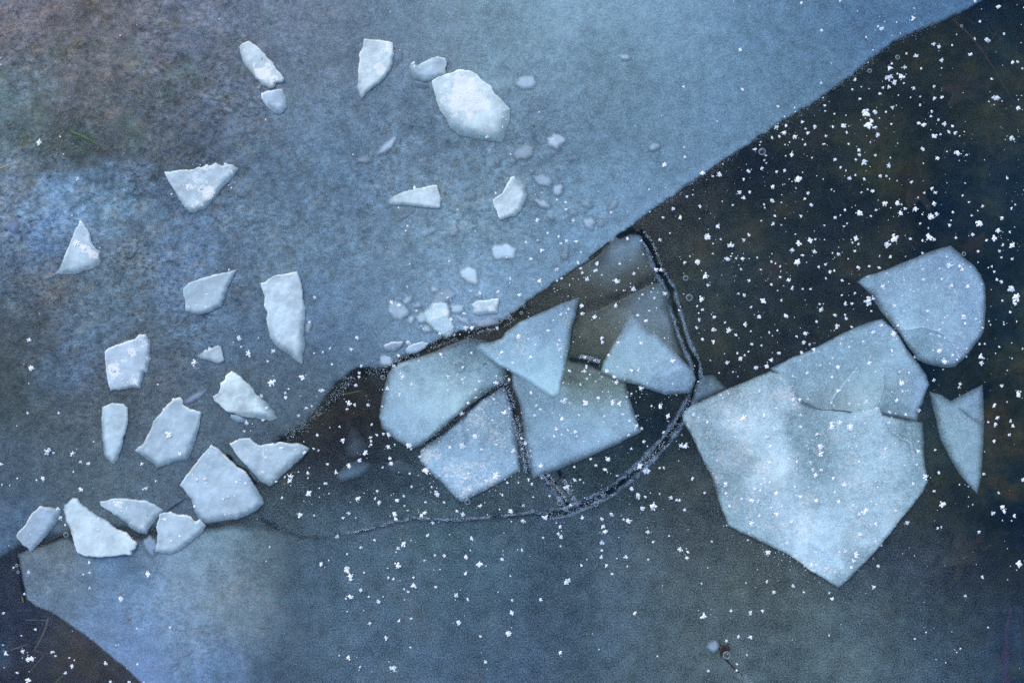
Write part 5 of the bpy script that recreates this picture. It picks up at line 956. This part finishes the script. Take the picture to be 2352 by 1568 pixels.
MARKS = [  # landmark name, x, y
    ('the largest plate', 1850, 1090), ('the five-sided plate', 2120, 700), ('the long right plate', 1960, 850), ('the forked narrow plate', 2200, 990), ('the rounded plate', 1010, 905),
    ('the speckled pointed plate', 1080, 1040), ('the broad plate', 1330, 990), ('the brightest triangular plate', 1235, 800), ('the pale right triangular plate', 1480, 820), ('the smoky wedge', 1440, 600),
    ('the pale round bubble', 1748, 350), ('the paired bubbles', 1578, 665), ('the long rusty stem', 2260, 130), ('the bent rusty twig', 2330, 280), ('the top of the wide fissure', 1490, 560), ('the bottom of the wide fissure', 1300, 1175),
    ('the right bend of the fissure', 1590, 900), ('the knot of debris', 1662, 1492), ('the dull red stalk', 2317, 1480), ('the short fissure', 1290, 1120), ('the thin curving crack', 1000, 1193), ('the faint smudge', 815, 1080),
    ('the winged chunk', 620, 1055), ('the large five-sided chunk', 510, 1120), ('the bottom-row wedge chunk', 232, 1210), ('the tallest chunk', 655, 730), ('the bright tilted chunk', 560, 910), ('the squarish chunk', 295, 835), ('the wide four-sided chunk', 390, 995),
    ('the tooth-like chunk', 266, 990), ('the kite-shaped chunk', 480, 670), ('the broad triangular chunk', 465, 425), ('the leftmost triangular chunk', 180, 575), ('the biggest chunk', 1085, 245), ('the blade-shaped chunk', 865, 155), ('the long slanting shard', 600, 150),
    ('the notched upright chunk', 1175, 455), ('the flat-ended wedge chunk', 950, 455), ('the small bright chunk', 1115, 705), ('the crack edge chunks', 930, 797), ('the top corner of the main edge', 2200, 40), ('the middle of the straight edge', 1850, 245),
    ('the lower straight edge', 1560, 440), ('the point of the shelf', 50, 1300), ('the orange-brown grass blade', 100, 1500), ('the green border blade', 135, 1560), ('the blue shelf', 400, 1400), ('the top right plate tip', 2180, 545),
    ('the tip of the largest plate', 1920, 1360), ('the left tip by the fissure', 1565, 965), ('the joint of the right plates', 1765, 845), ('the sunken dark leaf', 2130, 420), ('the grey lower middle', 980, 1400), ('the grey lower right', 1450, 1380), ('the lower right dark water', 2200, 1300)]
ORD = ['nearest', 'second', 'third', 'fourth', 'fifth', 'sixth', 'seventh', 'eighth', 'ninth', 'tenth', 'eleventh', 'twelfth', 'thirteenth', 'fourteenth', 'fifteenth', 'sixteenth']
def crystal_labels(cs, what='snow crystal'):
    key = {}
    for n, (x, y, s_) in enumerate(cs):
        m = min(range(len(MARKS)), key=lambda k: (MARKS[k][1] - x) ** 2 + (MARKS[k][2] - y) ** 2)
        dx, dy = x - MARKS[m][1], y - MARKS[m][2]; a = math.degrees(math.atan2(-dy, dx)) % 360
        d = ['right of', 'above right of', 'above', 'above left of', 'left of', 'below left of', 'below', 'below right of'][int((a + 22.5) // 45) % 8]
        if math.hypot(dx, dy) < 12: d = 'at the middle of'
        key.setdefault((m, d), []).append((math.hypot(dx, dy), n))
    out = [''] * len(cs)
    for (m, d), L in key.items():
        L.sort()
        for q, (_, n) in enumerate(L):
            sz = 'large' if cs[n][2] > 17 else ('medium' if cs[n][2] > 13.5 else 'small')
            nm = MARKS[m][0]
            if d != 'at the middle of' : d2 = {'right of': 'right on', 'left of': 'left on', 'above': 'high on', 'below': 'low on', 'above left of': 'upper left on', 'above right of': 'upper right on', 'below left of': 'lower left on', 'below right of': 'lower right on'}.get(d, d)
            else: d2 = d
            out[n] = sz + ' ' + what + ' ' + (d2 if nm.endswith('plate') else d) + ' ' + nm + (', ' + ORD[min(q, 15)] + ' out' if len(L) > 1 else '')
    return out
GRP = {'big': 'snow crystals on the largest plate', 'right': 'snow crystals on the upper right plates', 'dark': 'snow crystals on the dark clear ice', 'upper': 'snow crystals on the upper sheet',
       'mid': 'snow crystals on the middle plates', 'low_left': 'snow crystals in the lower left', 'lower': 'snow crystals on the lower grey ice'}
crystals.sort(key=lambda c: -c[2])
lab300 = crystal_labels(crystals[:300])
for (o_, *_), l_ in zip(crumbs, crystal_labels([(c[1], c[2], 15) for c in crumbs], 'hazy ice crumb')): o_['label'] = l_.replace('medium', 'tiny')
zn300 = zones([c[0] for c in crystals[:300]], [c[1] for c in crystals[:300]])
for k, (x, y, s) in enumerate(crystals[:300]):
    o = bpy.data.objects.new('snow_crystal', variants[int(r_.integers(0, 26))]); C.objects.link(o)
    o.location = (float(X(x)), float(Y(y)), Z(x, y))
    q = s * U * 0.98; o.scale = (q * r_.uniform(0.85, 1.15), q * r_.uniform(0.8, 1.1), q * 0.55); o.rotation_euler = (0, 0, r_.random() * 6.28)
    tag(o, lab300[k], 'snow crystal', GRP[zn300[k]])

# everything smaller is joined: nobody could pick it apart
V = []; F = []
small = list(crystals[300:])
qx = r_.uniform(-40, 2392, 22000); qy = r_.uniform(-40, 1608, 22000); zz = zones(qx, qy)
DN = {'big': 2.6, 'right': 1.9, 'dark': 0.9, 'upper': 0.05, 'mid': 1.9, 'low_left': 0.15, 'lower': 0.45}
dn = np.array([DN[q] for q in zz])
dn = np.where(zz == 'lower', dn * (0.25 + 0.9 * np.exp(-((qy - 1100) / 180) ** 2)), dn)
dn = np.where((zz == 'dark') & (qx > 2150) & (qy > 880), dn * 0.35, dn); dn = np.where((zz == 'dark') & (qy < 200), dn * 0.4, dn)
dn = np.where((zz == 'upper') & (qx > 850) & (qy > 420), 0.45, dn)
ok = r_.random(22000) * 2.6 < dn * (0.55 + 1.6 * np.maximum(0, vnoise(qx / 60.0, qy / 60.0, 3) - 0.35))
for x, y in list(zip(qx[ok], qy[ok]))[:1500]: small.append((float(x), float(y), 1.5 + 4.4 * r_.random() ** 3))
for (x, y, s) in crystals[:260]:                      # crumbs broken off round the larger clumps
    for _ in range(int(r_.integers(0, 4))):
        a = r_.random() * 6.28; d = s * r_.uniform(0.5, 1.3)
        small.append((x + d * math.cos(a), y + d * math.sin(a), r_.uniform(1.4, 3.4)))
for (cx, cy, rr, n) in ((1075, 222, 34, 70), (898, 118, 14, 12), (600, 172, 12, 14), (470, 410, 40, 25), (262, 850, 10, 10), (215, 575, 16, 14), (1010, 720, 40, 40)):
    for _ in range(n): small.append((r_.normal(cx, rr * 0.55), r_.normal(cy, rr * 0.55), r_.uniform(1.8, 4.5)))
for (x, y, s) in small:
    z = Z(x, y); px, py = float(X(x)), float(Y(y)); a = r_.random() * 6.28; ca, sa = math.cos(a), math.sin(a); q = s * U * 1.0
    if s > 5: vv, ff = clump_geo(r_, r_.random() < 0.5)
    else:
        m = int(r_.integers(5, 8)); vv = [(0, 0, 0.3)] + [(0.5 * math.cos(6.283 * t / m) * r_.uniform(0.5, 1.2), 0.5 * math.sin(6.283 * t / m) * r_.uniform(0.4, 1.1), 0.02) for t in range(m)]
        ff = [(0, 1 + t, 1 + (t + 1) % m) for t in range(m)]
    b = len(V)
    V += [(px + q * (v[0] * ca - v[1] * sa), py + q * (v[0] * sa + v[1] * ca), z + q * 0.55 * v[2]) for v in vv]
    F += [(b + f[0], b + f[1], b + f[2]) for f in ff]
o = mesh_obj('snow_grains', np.array(V), np.array(F), m_snow, smooth=False); o.data.materials.append(m_snow_dim)
mi = np.zeros(len(F), int); mi[(np.arange(len(F)) // 9) % 5 < 2] = 1; o.data.polygons.foreach_set('material_index', mi); tag(o, 'fine scatter of tiny snow grains over all the ice', kind='stuff')
